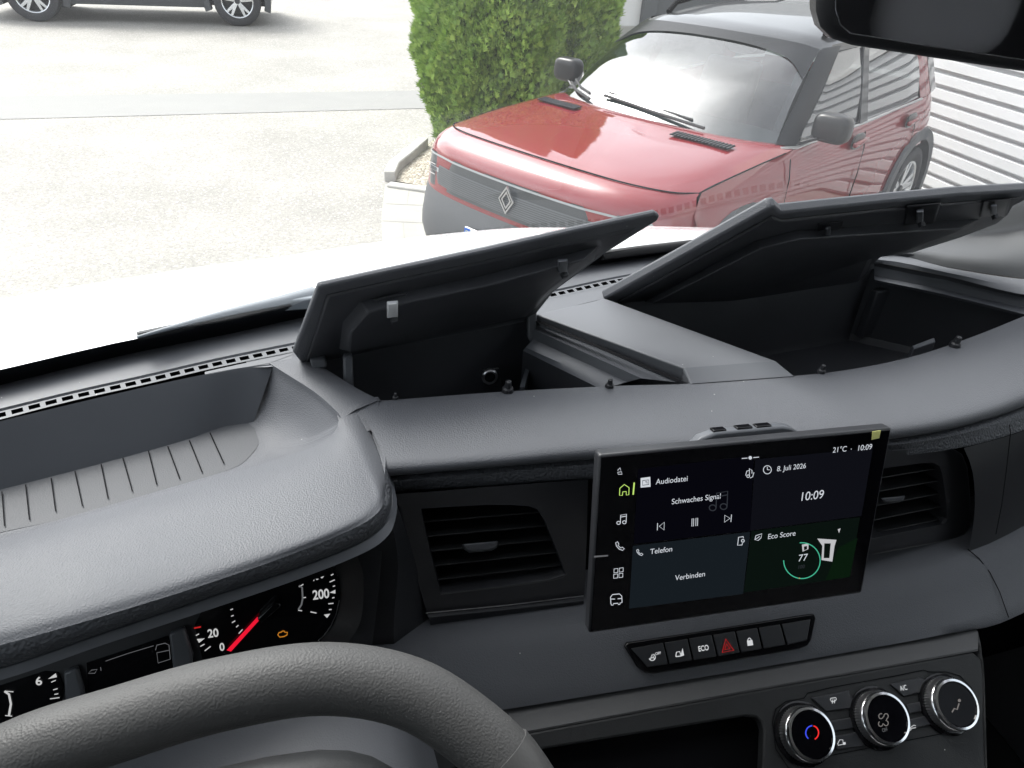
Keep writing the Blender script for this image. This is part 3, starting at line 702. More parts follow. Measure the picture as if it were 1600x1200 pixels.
# ---- vent panels
VP = Plane((0, .44, -.395), (0, -.99, .11))
def ring(name, pl, outer, inner, depth, m, parent, off=0):
    n = len(outer); a = [pl.at(x, y, off) for x, y in outer]; b = [pl.at(x, y, off) for x, y in inner]
    b1_ = [p-pl.n*.002+(sum(b, Vector())/n-p)*.015 for p in b]; c = [p-pl.n*depth for p in b1_]
    vs = a+b+b1_+c; fs = []
    for j in range(3):
        for i in range(n): fs.append((j*n+i, j*n+(i+1) % n, (j+1)*n+(i+1) % n, (j+1)*n+i))
    fs.append(tuple(3*n+i for i in range(n)))
    return mesh(name, vs, fs, m, parent, 25)
def round_loop(pts, n=64):   # resample a closed outline
    return pts
vo = [(618, 772), (690, 767), (760, 761), (815, 757), (850, 754), (884, 752), (919, 749), (918, 790), (917, 840), (915, 890), (913, 932), (850, 938), (790, 945), (728, 951), (667, 957), (652, 905), (640, 860), (628, 815)]
vi = [(657, 795), (705, 792), (760, 789), (800, 789), (826, 791), (841, 797), (852, 815), (862, 840), (871, 863), (879, 884), (884, 898), (860, 906), (787, 916), (735, 923), (689, 928), (681, 900), (672, 865), (664, 830)]
av = ring('air_vent', VP, vo, vi, .05, 'black_plastic', van)
for k, (x0, y0, x1, y1) in enumerate(((662, 815, 852, 799), (665, 838, 862, 820), (670, 861, 870, 842), (676, 884, 878, 862), (682, 906, 884, 882))):
    a, b = VP.at(x0, y0, -.006), VP.at(x1, y1, -.006); bk = Vector((0, .028, -.004))
    prism('slat', [a, b, b+bk, a+bk], (0, 0, -.0016), 'smooth_grey' if k == 9 else 'console', av, .0006)
tb = taper('vent_tab', [VP.at(x, y, -.004) for x, y in ((722, 850), (778, 845), (777, 856), (768, 861), (733, 864), (725, 859))],
      [VP.at(x, y, .006) for x, y in ((724, 851), (777, 846), (776, 854), (768, 858), (734, 861), (727, 857))], 'smooth_grey', av, .0008)
marks('outlet_edge', VP, [[(688, 929), (787, 917.5), (862, 907), (880, 902), (886, 896)]], 1.6, 'console_ledge', av, off=.0006)
# strip below the vent panel
marks('bright_line', VP, [[(665, 958), (790, 946), (912, 931)]], 1.6, 'chrome_dull', av, off=.002)
loft('vent_sill', [[VP.at(x, y, .001) for x, y in ((667, 960), (790, 948), (912, 934))], [VP.at(x, y, .004) for x, y in ((670, 965), (790, 953), (912, 939))], [VP.at(x, y, -.004) for x, y in ((676, 990), (790, 978), (912, 965))]], 'black_plastic', av, n=10)
# binnacle side beside the vent
loft('binnacle_side', [[PY(x, y, .432) for x, y in ((614, 772), (628, 810), (646, 868), (666, 948), (678, 992), (686, 1030))], [PY(x, y, .412) for x, y in ((606, 800), (616, 835), (622, 885), (616, 960), (616, 1010), (624, 1050))], [PY(x, y, .415) for x, y in ((570, 838), (580, 860), (584, 905), (574, 960), (562, 1010), (562, 1060))]], 'black_plastic', van, n=24, sharp=25)

VR = Plane(tuple(VP.at(1390, 715)-O+Vector((0, -.012, 0))), (.20, -.97, .11))
vo2 = [(1330, 712), (1400, 703), (1450, 699), (1485, 699), (1503, 710), (1511, 730), (1515, 770), (1516, 800), (1515, 824), (1505, 836), (1470, 846), (1410, 857), (1330, 872), (1330, 790)]
vi2 = [(1340, 738), (1400, 729), (1440, 724), (1458, 723), (1468, 728), (1472, 740), (1476, 765), (1479, 790), (1480, 812), (1474, 819), (1450, 824), (1400, 834), (1340, 846), (1340, 790)]
av2 = ring('air_vent', VR, vo2, vi2, .05, 'black_plastic', van)
for (x0, y0, x1, y1) in ((1342, 752, 1466, 731), (1342, 773, 1470, 750), (1342, 795, 1473, 770), (1342, 817, 1476, 790), (1342, 838, 1478, 809)):
    a, b = VR.at(x0, y0, -.006), VR.at(x1, y1, -.006); bk = Vector((0, .028, -.004))
    prism('slat', [a, b, b+bk, a+bk], (0, 0, -.0016), 'console', av2, .0006)
taper('vent_tab', [VR.at(x, y, -.004) for x, y in ((1376, 778), (1414, 774), (1412, 782), (1404, 785), (1382, 786))], [VR.at(x, y, .006) for x, y in ((1377, 779), (1413, 775), (1411, 780), (1404, 783), (1383, 784))], 'smooth_grey', av2, .0008)
marks('outlet_edge', VR, [[(1362, 866), (1410, 857), (1470, 846), (1505, 836), (1514, 824)]], 2.0, 'console_ledge', av2, off=.0012)
marks('outlet_edge', VR, [[(1394, 704), (1450, 699), (1485, 699), (1503, 710), (1511, 730), (1515, 770), (1516, 800)]], 1.5, 'smooth_grey', av2, off=.0012)
side = loft('passenger_panel', [ext_side(L_) for L_ in [row(-.397, [(1506, 700), (1545, 690), (1580, 680), (1640, 658), (1810, 593)]), rz([(1519, 733, -.42), (1552, 722, -.42), (1584, 710, -.42), (1640, 690, -.42), (1805, 630, -.42)]), rz([(1523, 797, -.475), (1555, 787, -.475), (1584, 775, -.475), (1640, 752, -.475), (1802, 690, -.475)]), row(-.531, [(1514, 862), (1555, 846), (1600, 822), (1660, 796), (1800, 730)])]], 'black_plastic', dash, n=24, sub=3, rowsmooth=True)
marks('panel_seam', Plane(tuple(PZ(1572, 740, -.43)-O), (0, -1, .2)), [[(1577, 664), (1579, 676), (1573, 730), (1565, 790), (1556, 835)]], 1.6, 'seam', dash, off=.006)
# dark backing behind vents and gaps
bk = [G(-.5, .455, -.39), G(1.3, .455, -.39)]
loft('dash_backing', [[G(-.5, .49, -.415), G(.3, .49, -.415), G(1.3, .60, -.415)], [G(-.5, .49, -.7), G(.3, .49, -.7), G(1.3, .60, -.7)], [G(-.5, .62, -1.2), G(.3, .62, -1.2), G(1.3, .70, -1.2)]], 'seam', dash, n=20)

# ---- lower dashboard pad
r3 = [(540, 1152), (640, 1137), (795, 1110), (1160, 1048), (1350, 1015), (1540, 981), (1600, 957), (1720, 900), (1800, 862)]
lower = loft('lower_dashboard', [ext_side(L_) for L_ in [
    lift(row(-.53, [(540, 1012), (600, 1000), (676, 990), (800, 976), (912, 963), (1130, 935), (1345, 903), (1440, 880), (1510, 856), (1600, 814), (1700, 770), (1790, 725)]), .05, .004),
    row(-.53, [(540, 1018), (600, 1006), (676, 994), (800, 980), (912, 967), (1130, 939), (1345, 907), (1440, 884), (1510, 860), (1600, 818), (1700, 774), (1790, 729)]),
    row(-.536, [(540, 1050), (680, 1026), (800, 1010), (912, 997), (1130, 966), (1350, 930), (1450, 908), (1530, 885), (1620, 846), (1720, 803), (1800, 765)]),
    row(-.553, [(540, 1104), (690, 1080), (800, 1062), (912, 1044), (1130, 1010), (1350, 972), (1450, 950), (1540, 926), (1620, 893), (1720, 845), (1800, 810)]),
    row(-.573, r3),
    lift(row(-.576, r3), .012, -.001), lift(row(-.576, r3), .09, -.03)]], 'pad', van, n=70, sub=4, rowsmooth=True, sharp=70)
marks('panel_seam', Plane(tuple(PZ(1545, 900, -.548)-O), (0, -.6, .8)), [[(1512, 858), (1530, 873), (1547, 895), (1562, 925), (1576, 965)]], 1.6, 'seam', lower, off=.006)

# ---- row of switches let into the lower pad
SW = Plane(tuple(PZ(1120, 1008, -.5515)-O), (0, -.72, .70)); 
def swp(x, y, o=0): return SW.at(x, y, o+.0015)
so_ = [(976, 1010), (980, 1004), (1100, 986), (1262, 960), (1272, 959), (1275, 966), (1268, 1000), (1262, 1009), (1250, 1014), (1120, 1037), (1022, 1053), (1008, 1051), (996, 1042)]
sws = prism('switch_strip', [swp(x, y, .001) for x, y in so_], SW.n*-.015, 'gloss_black', van, .001)
kx = [(984, 1011, 1010, 1045), (1037, 1002, 1045, 1040), (1075, 995.5, 1083, 1034), (1113, 989.5, 1121, 1028), (1149, 984, 1157, 1022), (1184, 978.5, 1192, 1016), (1220, 973, 1229, 1010), (1268, 965, 1262, 1003)]
for a, b in zip(kx, kx[1:]):
    g = 1.2
    q = [(a[0]+g, a[1]+2), (b[0]-g, b[1]+2), (b[2]-g, b[3]-2), (a[2]+g, a[3]-2)]
    taper('switch_button', [swp(x, y, .001) for x, y in q], [swp(x+(sum(p[0] for p in q)/4-x)*.03, y+(sum(p[1] for p in q)/4-y)*.05, .0028) for x, y in q], 'black_plastic', sws, .0006)
def sm(name, polys, w, m='w_button', fills=()): return marks(name, SW, polys, w, m, sws, off=.0048, fills=fills)
sm('start_stop_symbol', [arc(1019, 1027, 5, 5, 200, 520-90, 14), [(1016, 1031), (1019, 1022), (1022.5, 1030)], [(1017.3, 1028), (1021.3, 1027.3)]], 1.3)
text('start_stop_symbol', 'OFF', SW, 1024, 1023.5, 3.8, 'w_button', sws, off=.0048, bold=.015)
sm('parking_symbol', [[(1056, 1026), (1057, 1019), (1062, 1018), (1064, 1024)], [(1056, 1026), (1064, 1025)]], 1.5, fills=[[(1065, 1018), (1066.5, 1012.5), (1069, 1024), (1063, 1026)]])
text('eco_lettering', 'ECO', SW, 1091.5, 1018, 7.6, 'w_button', sws, off=.0048, bold=.02, wide=.80)
sm('hazard_symbol', [[(1134, 998.5), (1146.5, 1016), (1128.5, 1019.5), (1134, 998.5)], [(1135, 1006), (1140.5, 1013.5), (1132.5, 1015), (1135, 1006)]], 1.5, 'hazard_red')
sm('lock_symbol', [arc(1171, 1001, 2.6, 4, 0, 180, 8)], 1.2, fills=[[(1167, 1001), (1175.5, 999.8), (1177, 1008), (1168.3, 1009.3)]])

# ---- touchscreen
SP = Plane((0, .383, -.315), (0, -.968, .2516))
gl = [(936, 711), (1394, 668), (1347, 927), (920, 990)]
ts = prism('touchscreen', [SP.at(x, y) for x, y in gl], -SP.n*.011, 'black_plastic', van, .0018)
taper('screen_back', [SP.at(x, y, -.011) for x, y in ((960, 720), (1370, 682), (1330, 905), (950, 965))], [SP.at(x, y, -.03) for x, y in ((1010, 740), (1320, 712), (1290, 880), (1000, 925))], 'black_plastic', ts)
prism('screen_glass', [SP.at(x, y, .0) for x, y in ((939, 714), (1390, 671.5), (1344, 923.5), (923, 985.5))], SP.n*.0008, 'screen_black', ts, .0003)
hump = prism('control_bump', [SP.at(x, y, -.012) for x, y in ((1080, 701), (1096, 685), (1120, 676), (1225, 666), (1240, 669), (1262, 686))], -SP.n*.010, 'smooth_grey', ts, .002)
for x, y, w in ((1127, 675.5, 20), (1166, 671.5, 24), (1196, 669, 24)):
    c = SP.at(x, y-1.5, -.017); c = SP.at(x, y+1, -.012)-SP.n*.005+SP.v*.0006; box('screen_button', c, (w*.00054, .0065, .0024), 'gloss_black', hump, .0006, (SP.u, SP.n, SP.v))
def tile(name, q, m, o=.0009): return mesh(name, [SP.at(x, y, o) for x, y in q], [(0, 1, 2, 3)], m, ts, 0)
# screen_pixel mapping helper: positions are read in the photograph, the marks lie on the glass
tile('audio_tile', ((997, 733), (1178, 712), (1172, 829), (990, 850)), 'tile_audio')
tile('clock_tile', ((1180, 718), (1364, 700), (1346, 806), (1172, 829)), 'tile_clock')
tile('phone_tile', ((989, 853), (1172, 831), (1161, 928), (983, 951)), 'tile_phone')
tile('eco_tile', ((1174, 830), (1344, 808), (1327, 902), (1162, 926)), 'tile_eco')
tile('eco_tile', ((1310, 856), (1340, 840), (1328, 901), (1290, 907)), 'tile_green', .0011)
def tm(name, polys, w, m='w_text', fills=(), off=.0014): return marks(name, SP, polys, w, m, ts, off=off, fills=fills)
def tt(name, s, x, y, h, m='w_text', b=.0, **k): return text(name, s, SP, x, y, h, m, ts, off=.0014, bold=b, **k)
WD = .92
tt('caption', 'Audiodatei', 1024.5, 757, 9.2, wide=WD)
tt('caption', 'Schwaches Signal', 1049, 788, 9.2, wide=WD)
tt('caption', 'Telefon', 1015.5, 866, 9.2, wide=WD)
tt('caption', 'Verbinden', 1054.5, 907, 9.2, wide=WD)
tt('caption', 'Eco Score', 1199, 842.5, 9.0, wide=WD)
tt('date', '8. Juli 2026', 1213.5, 736.5, 8.6, wide=WD)
tt('clock_digits', '10:09', 1248.5, 783, 14.6, wide=WD)
tt('status_text', '21°C', 1300.5, 707.5, 9, wide=WD); tt('status_text', '·', 1328, 706, 9); tt('status_text', '10:09', 1338.5, 704.5, 9.2, wide=WD)
tt('score', '77', 1246.5, 877.5, 12, wide=.95); tt('score_scale', '100', 1246, 889, 6.2, 'w_dim', wide=WD)
tm('page_indicator', [[(1159, 716.4), (1168, 715.7)], [(1177, 715), (1186, 714.2)]], 1.2, fills=[arc(1172.3, 715.3, 2.8, 2.8, 0, 360, 12)[:-1]])
tm('clock_symbol', [arc(1199, 734, 6.2, 6.4, 0, 360, 24), [(1199, 729.5), (1199, 734), (1202.5, 734)]], 1.1)
tm('swap_symbol', [[(1165, 743), (1167, 736), (1171, 735)], [(1178, 738), (1176, 745), (1172, 747)], [(1171, 745), (1171, 732), (1175, 735), (1175, 740)], arc(1169, 744, 2.3, 2, 0, 360, 10)], 1.1)
tm('audio_badge', [], 1, 'w_text', fills=[[(1001, 747), (1016, 745), (1016.5, 760.5), (1001, 762)]]); tm('audio_badge', [[(1004, 751), (1013.5, 749.8), (1013.5, 757), (1004, 758.3), (1004, 751)], [(1008, 753), (1011, 752.7), (1011, 755.5)]], 1.2, 'w_dim', off=.0018)
tm('signal_symbol', [[(965, 735), (969, 731), (970, 735)], [(966, 741), (965, 738), (971, 737), (972, 741), (966, 741)]], 1)
tm('home_symbol', [[(968, 774), (968.5, 763), (975.5, 757), (983, 762), (982.5, 773), (978.5, 773.5), (978.5, 768), (973, 768.5), (972.5, 774), (968, 774)]], 1.2, 'lime')
tm('page_marker', [[(991, 754), (989.3, 773)]], 2.2, 'lime')
def note(x, y, s, m='w_text', w=1.1): tm('music_symbol', [arc(x-5*s, y+6*s, 2.8*s, 2.4*s, 0, 360, 12), arc(x+4*s, y+5*s, 2.8*s, 2.4*s, 0, 360, 12), [(x-2.2*s, y+6*s), (x-1.7*s, y-6*s), (x+7.4*s, y-7.6*s), (x+6.8*s, y+5*s)], [(x-2*s, y-3*s), (x+7*s, y-4.6*s)]], w, m)
note(971.5, 811, 1.0); note(1123, 782, 1.9, 'w_dim', 1.6)
def phone(x, y, s): tm('phone_symbol', [[(x-6.5*s, y-5*s), (x-3.5*s, y-6.5*s), (x-1.5*s, y-3*s), (x-3.2*s, y-1.2*s), (x+1.5*s, y+3.4*s), (x+3.6*s, y+1.8*s), (x+7*s, y+4.2*s), (x+4.5*s, y+7*s), (x-1*s, y+5*s), (x-5.5*s, y), (x-6.5*s, y-5*s)]], 1.1)
phone(968.5, 853, 1); phone(999.5, 863, .72)
tm('apps_symbol', [[(a, b), (a+6, b-.8), (a+5.8, b+5.4), (a-.2, b+6.2), (a, b)] for a, b in ((959.5, 889), (967.8, 887.8), (959, 897.5), (967.2, 896.4))], 1.1)
tm('car_symbol', [[(954, 933), (957, 929), (968, 928), (971.5, 931.5), (972, 941.5), (969, 942), (968.5, 944.5), (966, 944.5), (965.5, 942.5), (958.5, 943.2), (958, 945.5), (955.5, 945.5), (954.5, 943), (954, 933)], [(955, 936), (961, 936)], [(965, 935.6), (971, 935)]], 1.2)
tm('previous_symbol', [[(1027.5, 817.5), (1027, 828.5)], [(1038, 816), (1030, 822.3), (1037.5, 828), (1038, 816)]], 1.1)
tm('pause_symbol', [[(1081.3, 810.5), (1084, 810.2), (1083.6, 822), (1081, 822.4), (1081.3, 810.5)], [(1087.5, 809.8), (1090.2, 809.5), (1089.8, 821.3), (1087.1, 821.7), (1087.5, 809.8)]], 1)
tm('next_symbol', [[(1143, 804), (1142, 815.5)], [(1132.5, 805), (1140.7, 809.8), (1132, 816), (1132.5, 805)]], 1.1)
tm('device_symbol', [[(1161.5, 841), (1161.5, 838.5), (1154, 839.5), (1152.5, 852), (1159.5, 851.5), (1160, 848.5)], arc(1160.7, 845, 2.2, 2.2, 0, 360, 10)], 1.3)
tm('leaf_symbol', [[(1179.5, 843.5), (1181, 837), (1190.5, 834), (1189, 840.5), (1184.5, 844.5), (1179.5, 843.5), (1187, 838)]], 1.1)
tm('score_ring', [arc(1253, 876, 28.5, 28, 98, -180, 40, .02)], 1.5, 'ring_green'); tm('score_ring_mark', [], 1, 'amber', fills=[arc(1249, 903.5, 1.3, 1.3, 0, 360, 8)[:-1]])
tm('score_picture', [], 1, 'picture_white', fills=[[(1277, 841.5), (1307, 843.5), (1304, 853), (1300.5, 877.5), (1283.5, 875), (1285, 853)], [(1309, 827), (1313.5, 825.5), (1311, 833)], [(1253, 851), (1263.5, 849), (1263, 858), (1254, 862)]])
tm('score_picture_door', [], 1, 'tile_eco', fills=[[(1288, 849), (1298, 849), (1296, 872), (1287, 872)], [(1256, 854), (1261, 853), (1261, 858), (1256.5, 860)]], off=.0018)
prism('warranty_sticker', [SP.at(x, y, .0012) for x, y in ((1363, 674), (1376, 672.5), (1373.5, 684.5), (1361.5, 687))], SP.n*.0003, 'sticker_yellow', ts)
prism('reflector_dot', [SP.at(x, y, .001) for x, y in ((928, 868.5), (950, 867), (950, 869), (928, 871))], SP.n*.0002, 'mark_dim', ts)

# ---- climate control unit under the pad
HP = Plane((0, .332, -.5755), (0, -.955, .297))
la = [(640, 1140), (795, 1114), (1160, 1051), (1350, 1018), (1528, 987)]
lb = [(650, 1176), (830, 1143), (1180, 1078), (1350, 1048), (1528, 1016)]
cl = loft('climate_unit', [lift(row(-.5765, la), .02, 0), row(-.5765, la), row(-.5775, [(x, y-2) for x, y in lb]), row(-.579, [(x, y+1) for x, y in lb])], 'console_ledge', van, n=40, sharp=30)
lbw = row(-.579, [(x, y+1) for x, y in lb]); HP = Plane(tuple(lbw[3]-O), (0, -.55, .835))
prism('unit_front', [HP.at(x, y) for x, y in ((650, 1177), (830, 1144), (1180, 1079), (1350, 1049), (1520, 1018.5), (1534, 1030), (1538, 1060), (1538, 1130), (1545, 1300), (1186, 1360), (1194, 1140), (1190, 1128), (1182, 1121), (1166, 1119), (840, 1172), (720, 1196), (700, 1206), (690, 1400), (660, 1400))], -HP.n*.012, 'console', cl, .002)
loft('unit_side', [[PZ(1528, 987, -.5765), PZ(1534, 1016, -.579), HP.at(1538, 1060), HP.at(1545, 1300)], [PZ(1528, 987, -.5765)+Vector((.003, .15, 0)), PZ(1534, 1016, -.579)+Vector((.003, .15, 0)), HP.at(1538, 1060)+Vector((.003, .15, 0)), HP.at(1545, 1300)+Vector((.003, .15, 0))]], 'console', cl, n=12)
pb = [HP.at(x, y, -.03) for x, y in ((640, 1150), (1212, 1060), (1222, 1400), (640, 1500))]
prism('unit_pocket', pb, (0, .01, 0), 'seam', cl)
# raised plate round the knobs
plate = [(1207, 1128), (1212, 1108), (1228, 1096), (1256, 1091), (1262, 1083), (1300, 1074), (1400, 1056), (1443, 1047), (1452, 1050), (1478, 1050), (1500, 1056), (1518, 1075), (1526, 1100), (1520, 1125), (1506, 1140), (1474, 1146), (1300, 1180), (1262, 1204), (1232, 1200), (1212, 1170)]
marks('plate_groove', HP, [plate+[plate[0]]], 1.6, 'seam', cl, off=.0008)
def hm(name, polys, w, m='w_button', fills=(), off=.0034): return marks(name, HP, polys, w, m, cl, off=off, fills=fills)
for q in ([(1266, 1090), (1326, 1078), (1338, 1100), (1336, 1106), (1290, 1113)], [(1298, 1126), (1332, 1120), (1334, 1138), (1304, 1143)], [(1302, 1150), (1340, 1143), (1352, 1166), (1306, 1173)],
          [(1390, 1069), (1436, 1058), (1448, 1062), (1440, 1082), (1412, 1090), (1400, 1078)], [(1416, 1100), (1438, 1096), (1440, 1112), (1420, 1116)], [(1420, 1124), (1446, 1118), (1456, 1132), (1424, 1140)]):
    cx_ = sum(p[0] for p in q)/len(q); cy_ = sum(p[1] for p in q)/len(q)
    taper('climate_button', [HP.at(x, y, 0) for x, y in q], [HP.at(x+(cx_-x)*.06, y+(cy_-y)*.1, .0022) for x, y in q], 'black_plastic', cl, .0006)
hm('defrost_symbol', [[(1297.5, 1093), (1298, 1091), (1306, 1090), (1307, 1092.5), (1304, 1096), (1299.5, 1096.5), (1297.5, 1093)], [(1300.5, 1099.5), (1301.3, 1093)], [(1304, 1099), (1304, 1093)]], 1.1)
text('ac_lettering', 'A/C', HP, 1407.5, 1079.5, 7, 'w_button', cl, off=.0034, bold=.012, wide=.75)
hm('rear_window_symbol', [[(1309, 1162), (1312, 1156), (1317, 1156), (1317.5, 1163), (1309.5, 1164.5), (1309, 1162)]], 1.1, fills=[[(1317.5, 1160), (1321, 1159.3), (1321.5, 1163), (1318, 1164)]])
hm('recirculation_symbol', [[(1420, 1141), (1422, 1137), (1428, 1133), (1431, 1134)], [(1424, 1138), (1431, 1137)], arc(1422, 1139.5, 1.6, 1.6, 0, 360, 8)], 1.1)
KN = []
for i, (x, y) in enumerate(((1257, 1139), (1374, 1115), (1483, 1093))):
    p = HP.at(x, y, 0); ax = HP.n
    tx, ty = ((1268, 1147), (1386, 1122), (1495, 1100))[i]; sx_, sy_ = to_px(p+ax*.0158); p = HP.at(x+tx-sx_, y+ty-sy_, 0)
    k = lathe('knob', p, ax, [(.0268, 0), (.0268, .0022), (.0245, .003), (.0232, .003), (.0232, .0115), (.0222, .0125), (.0217, .0130), (.0222, .0142), (.0214, .0168), (.0194, .0171), (.0184, .0160), (0.0, .0158)],
              ['gloss_black', 'chrome_dull', 'chrome', 'screen_black'], cl, 120, [0, 0, 0, 1, 1, 2, 2, 2, 2, 3, 3], 40, knurl=(3, 4))
    KN.append((k, Plane(tuple(p-O+ax*.0158), tuple(ax))))
KP = Plane(tuple(KN[0][1].p-O), tuple(HP.n))
def km(k, name, polys, w, m, fills=()): return marks(name, Plane(tuple(KN[k][1].p-O), tuple(HP.n)), polys, w, m, KN[k][0], off=.0005, fills=fills)
km(0, 'temperature_arc', [arc(1269, 1145, 10, 11, 95, 240, 14, .1)], 2.0, 'knob_blue'); km(0, 'temperature_arc', [arc(1269, 1145, 10, 11, 85, -60, 14, .1)], 2.0, 'knob_red')
km(1, 'fan_symbol', [arc(1376.5, 1119, 3.4, 4, 60, 330, 10)+arc(1384.5, 1119, 3.4, 4, 210, -60, 10)[1:]+arc(1384.5, 1130, 3.4, 4, 120, -150, 10)[1:]+arc(1376, 1131, 3.4, 4, 30, -240, 10)[1:]], 1.5, 'knob_grey')
text('off_lettering', 'OFF', KN[1][1], 1379, 1144, 5, 'mark_dim', KN[1][0], off=.0005, wide=.8)
km(2, 'airflow_symbol', [[(1487.5, 1113), (1491, 1107), (1495.5, 1108.5), (1498.5, 1099)]], 2.4, 'knob_grey', fills=[arc(1499, 1094.5, 2.6, 2.6, 0, 360, 12)[:-1]])

# ---- instrument cluster behind the wheel
CP = Plane((0, .405, -.44), (0, -.90, .43))
ic = prism('instrument_cluster', [CP.at(x, y) for x, y in ((-260, 1110), (0, 1040), (300, 940), (545, 850), (600, 835), (590, 940), (575, 1060), (540, 1200), (300, 1250), (-260, 1400))], -CP.n*.01, 'black_plastic', van)
def im(name, polys, w, m='w_mark', fills=(), off=.002): return marks(name, CP, polys, w, m, ic, off=off, fills=fills)
def it(name, s, x, y, h, m='w_mark', b=.015, **k): return text(name, s, CP, x, y, h, m, ic, off=.002, bold=b, **k)
for nm, q in (('dial_face', ((305, 975), (315, 955), (480, 893), (520, 885), (530, 905), (531, 935), (522, 970), (500, 1000), (470, 1090), (330, 1090))), ('dial_face', ((-60, 1090), (70, 1048), (92, 1050), (100, 1070), (98, 1090), (60, 1200), (-60, 1200)))):
    prism(nm, [CP.at(x, y, 0) for x, y in q], CP.n*.0012, 'gloss_black', ic)
prism('trip_display', [CP.at(x, y, 0) for x, y in ((136, 1035), (262, 993), (282, 1035), (270, 1100), (140, 1100))], CP.n*.0012, 'gloss_black', ic)
for q in (((266, 985), (290, 975), (303, 1018), (300, 1060), (275, 1060)), ((103, 1045), (124, 1037), (134, 1072), (140, 1120), (108, 1120))):
    prism('dial_surround', [CP.at(x, y, 0) for x, y in q], CP.n*.006, 'smooth_grey', ic, .002)
it('speed_number', '20', 325, 996.5, 13, b=.02, wide=.85); it('speed_number', '0', 343.5, 1017, 12, b=.02, wide=.85); it('speed_number', '200', 489, 937, 14.5, b=.02, wide=.80); it('rev_number', '6', 56, 1071, 13, b=.02)
im('speed_number', [], 1, fills=[[(490, 906), (491.5, 905.8), (490.5, 908), (489.7, 908)], [(493.5, 904.5), (498, 904.4), (496.5, 906), (494.5, 906)], [(501, 902), (506.3, 900.2), (504, 903.3), (502, 903.5)]])
tk = [((303, 981.5), (314, 979.5)),]
im('speed_tick', tk, 2.2, 'hazard_red')
im('speed_tick', [[(306, 993), (311, 990.5)], [(313, 1010), (319.5, 1006.5)], [(320, 1017), (329, 1010)], [(360, 953), (364, 951.5)], [(361, 963), (365, 961.5)], [(362.5, 973), (367.5, 970)], [(369, 980), (372.5, 977)], [(373, 990), (379, 983.5)],
   [(517, 899), (521, 897)], [(515, 909.5), (523, 906)], [(520, 916.3), (523.5, 915.3)], [(519, 934.5), (522.5, 933.5)], [(513, 943.5), (521, 942.7)], [(514, 952.6), (518, 952.3)], [(485, 956), (494.5, 958)]], 1.5)
im('speed_pointer_mark', [], 1, fills=[[(307.5, 998.5), (320, 997.5), (311, 1004.5)], [(515, 926), (524, 921.5), (524, 927.5)], [(506, 960.5), (516, 959), (511, 965.5)]])
im('fuel_scale', [[(467, 915), (472, 918), (473, 935), (471, 945), (466, 952.5)], ], 2.6, 'mark_dim')
im('fuel_tick', [[(467, 917), (474, 913)], [(474, 934), (478, 933.4)], [(466, 953.5), (472, 954.5)]], 1.4)
im('rev_tick', [[(80, 1066), (87, 1063)], [(83, 1078), (90, 1076)], [(85, 1085), (91, 1084)], [(78, 1092), (93, 1090)]], 1.4); im('speed_pointer_mark', [], 1, fills=[[(75, 1061), (87, 1052), (89, 1058)]])
im('temperature_scale', [[(7, 1080), (14, 1085), (17, 1100), (14, 1118)]], 3.5, 'w_mark'); im('temperature_tick', [[(8, 1118), (19, 1119)], [(9, 1080), (21, 1081)]], 1.4)
im('engine_warning', [[(434, 992), (436, 988.5), (440, 987.5), (441, 986), (444, 986), (445, 988), (449, 988), (448.5, 992), (444, 994.5), (437, 995.5), (434, 992)]], 1.5, 'amber')
im('steering_warning', [[(138, 1052), (143, 1047), (152, 1046), (148, 1052), (138, 1052)], [(157, 1042.5), (158, 1048)]], 1.1, 'mark_dim')
im('trip_line', [[(165, 1033), (200, 1021), (240, 1009)]], .9, 'mark_dim')
im('door_diagram', [[(243, 1016), (245, 1008), (258, 1005), (264, 1008), (266, 1030), (247, 1036), (245, 1020), (264, 1016)]], 1.1, 'mark_dim')
im('dial_rim', [[(497, 1001), (507, 992), (517, 978), (525, 960), (530, 938)]], 1.3, 'chrome_dull')
# needle with its hub
nd = taper('needle', [CP.at(x, y, .004) for x, y in ((354, 1016), (402, 964), (407, 967), (361, 1018))], [CP.at(x, y, .006) for x, y in ((355.5, 1015.5), (402, 966), (405, 967.5), (359, 1017))], 'needle_red', ic)
prism('needle_hub', [CP.at(x, y, .003) for x, y in ((403, 962), (430, 935), (437, 937), (441, 942), (409, 970))], CP.n*.006, 'gloss_black', ic, .001)
loft('cluster_surround', [[CP.at(x, y, 0) for x, y in ((500, 1000), (520, 975), (531, 940), (530, 905), (522, 880))], [CP.at(x, y, .022) for x, y in ((540, 1010), (562, 975), (568, 930), (566, 890), (556, 865))]], 'smooth_grey' if False else 'console', ic, n=14)

# ---- steering column shroud and steering wheel
loft('column_shroud', [[G(-.30, .36, -.52), G(-.16, .33, -.47), G(-.05, .32, -.455), G(.01, .33, -.465), G(.035, .34, -.50)], [G(-.30, .30, -.55), G(-.16, .25, -.485), G(-.05, .235, -.465), G(.015, .25, -.478), G(.045, .27, -.52)], [G(-.30, .22, -.58), G(-.15, .17, -.51), G(-.05, .16, -.49), G(.02, .17, -.503), G(.06, .2, -.56)]], 'mat_rubber', van, n=30, sub=5, rowsmooth=True)
WN = Vector((0, -math.sin(R_(40)), math.cos(R_(40)))); WC = Vector((-.062, .109, -.439))
WP_ = Plane(tuple(WC), tuple(WN))
WU = Vector((1, 0, 0)); WV = Vector((0, math.cos(R_(40)), math.sin(R_(40))))
def wh(u, v, w=0): return O+WC+WU*u+WV*v+WN*w
arcp = [WP_.at(x, y) for x, y in ((200, 1126), (350, 1083), (507, 1060), (642, 1083), (748, 1151), (805, 1213))]
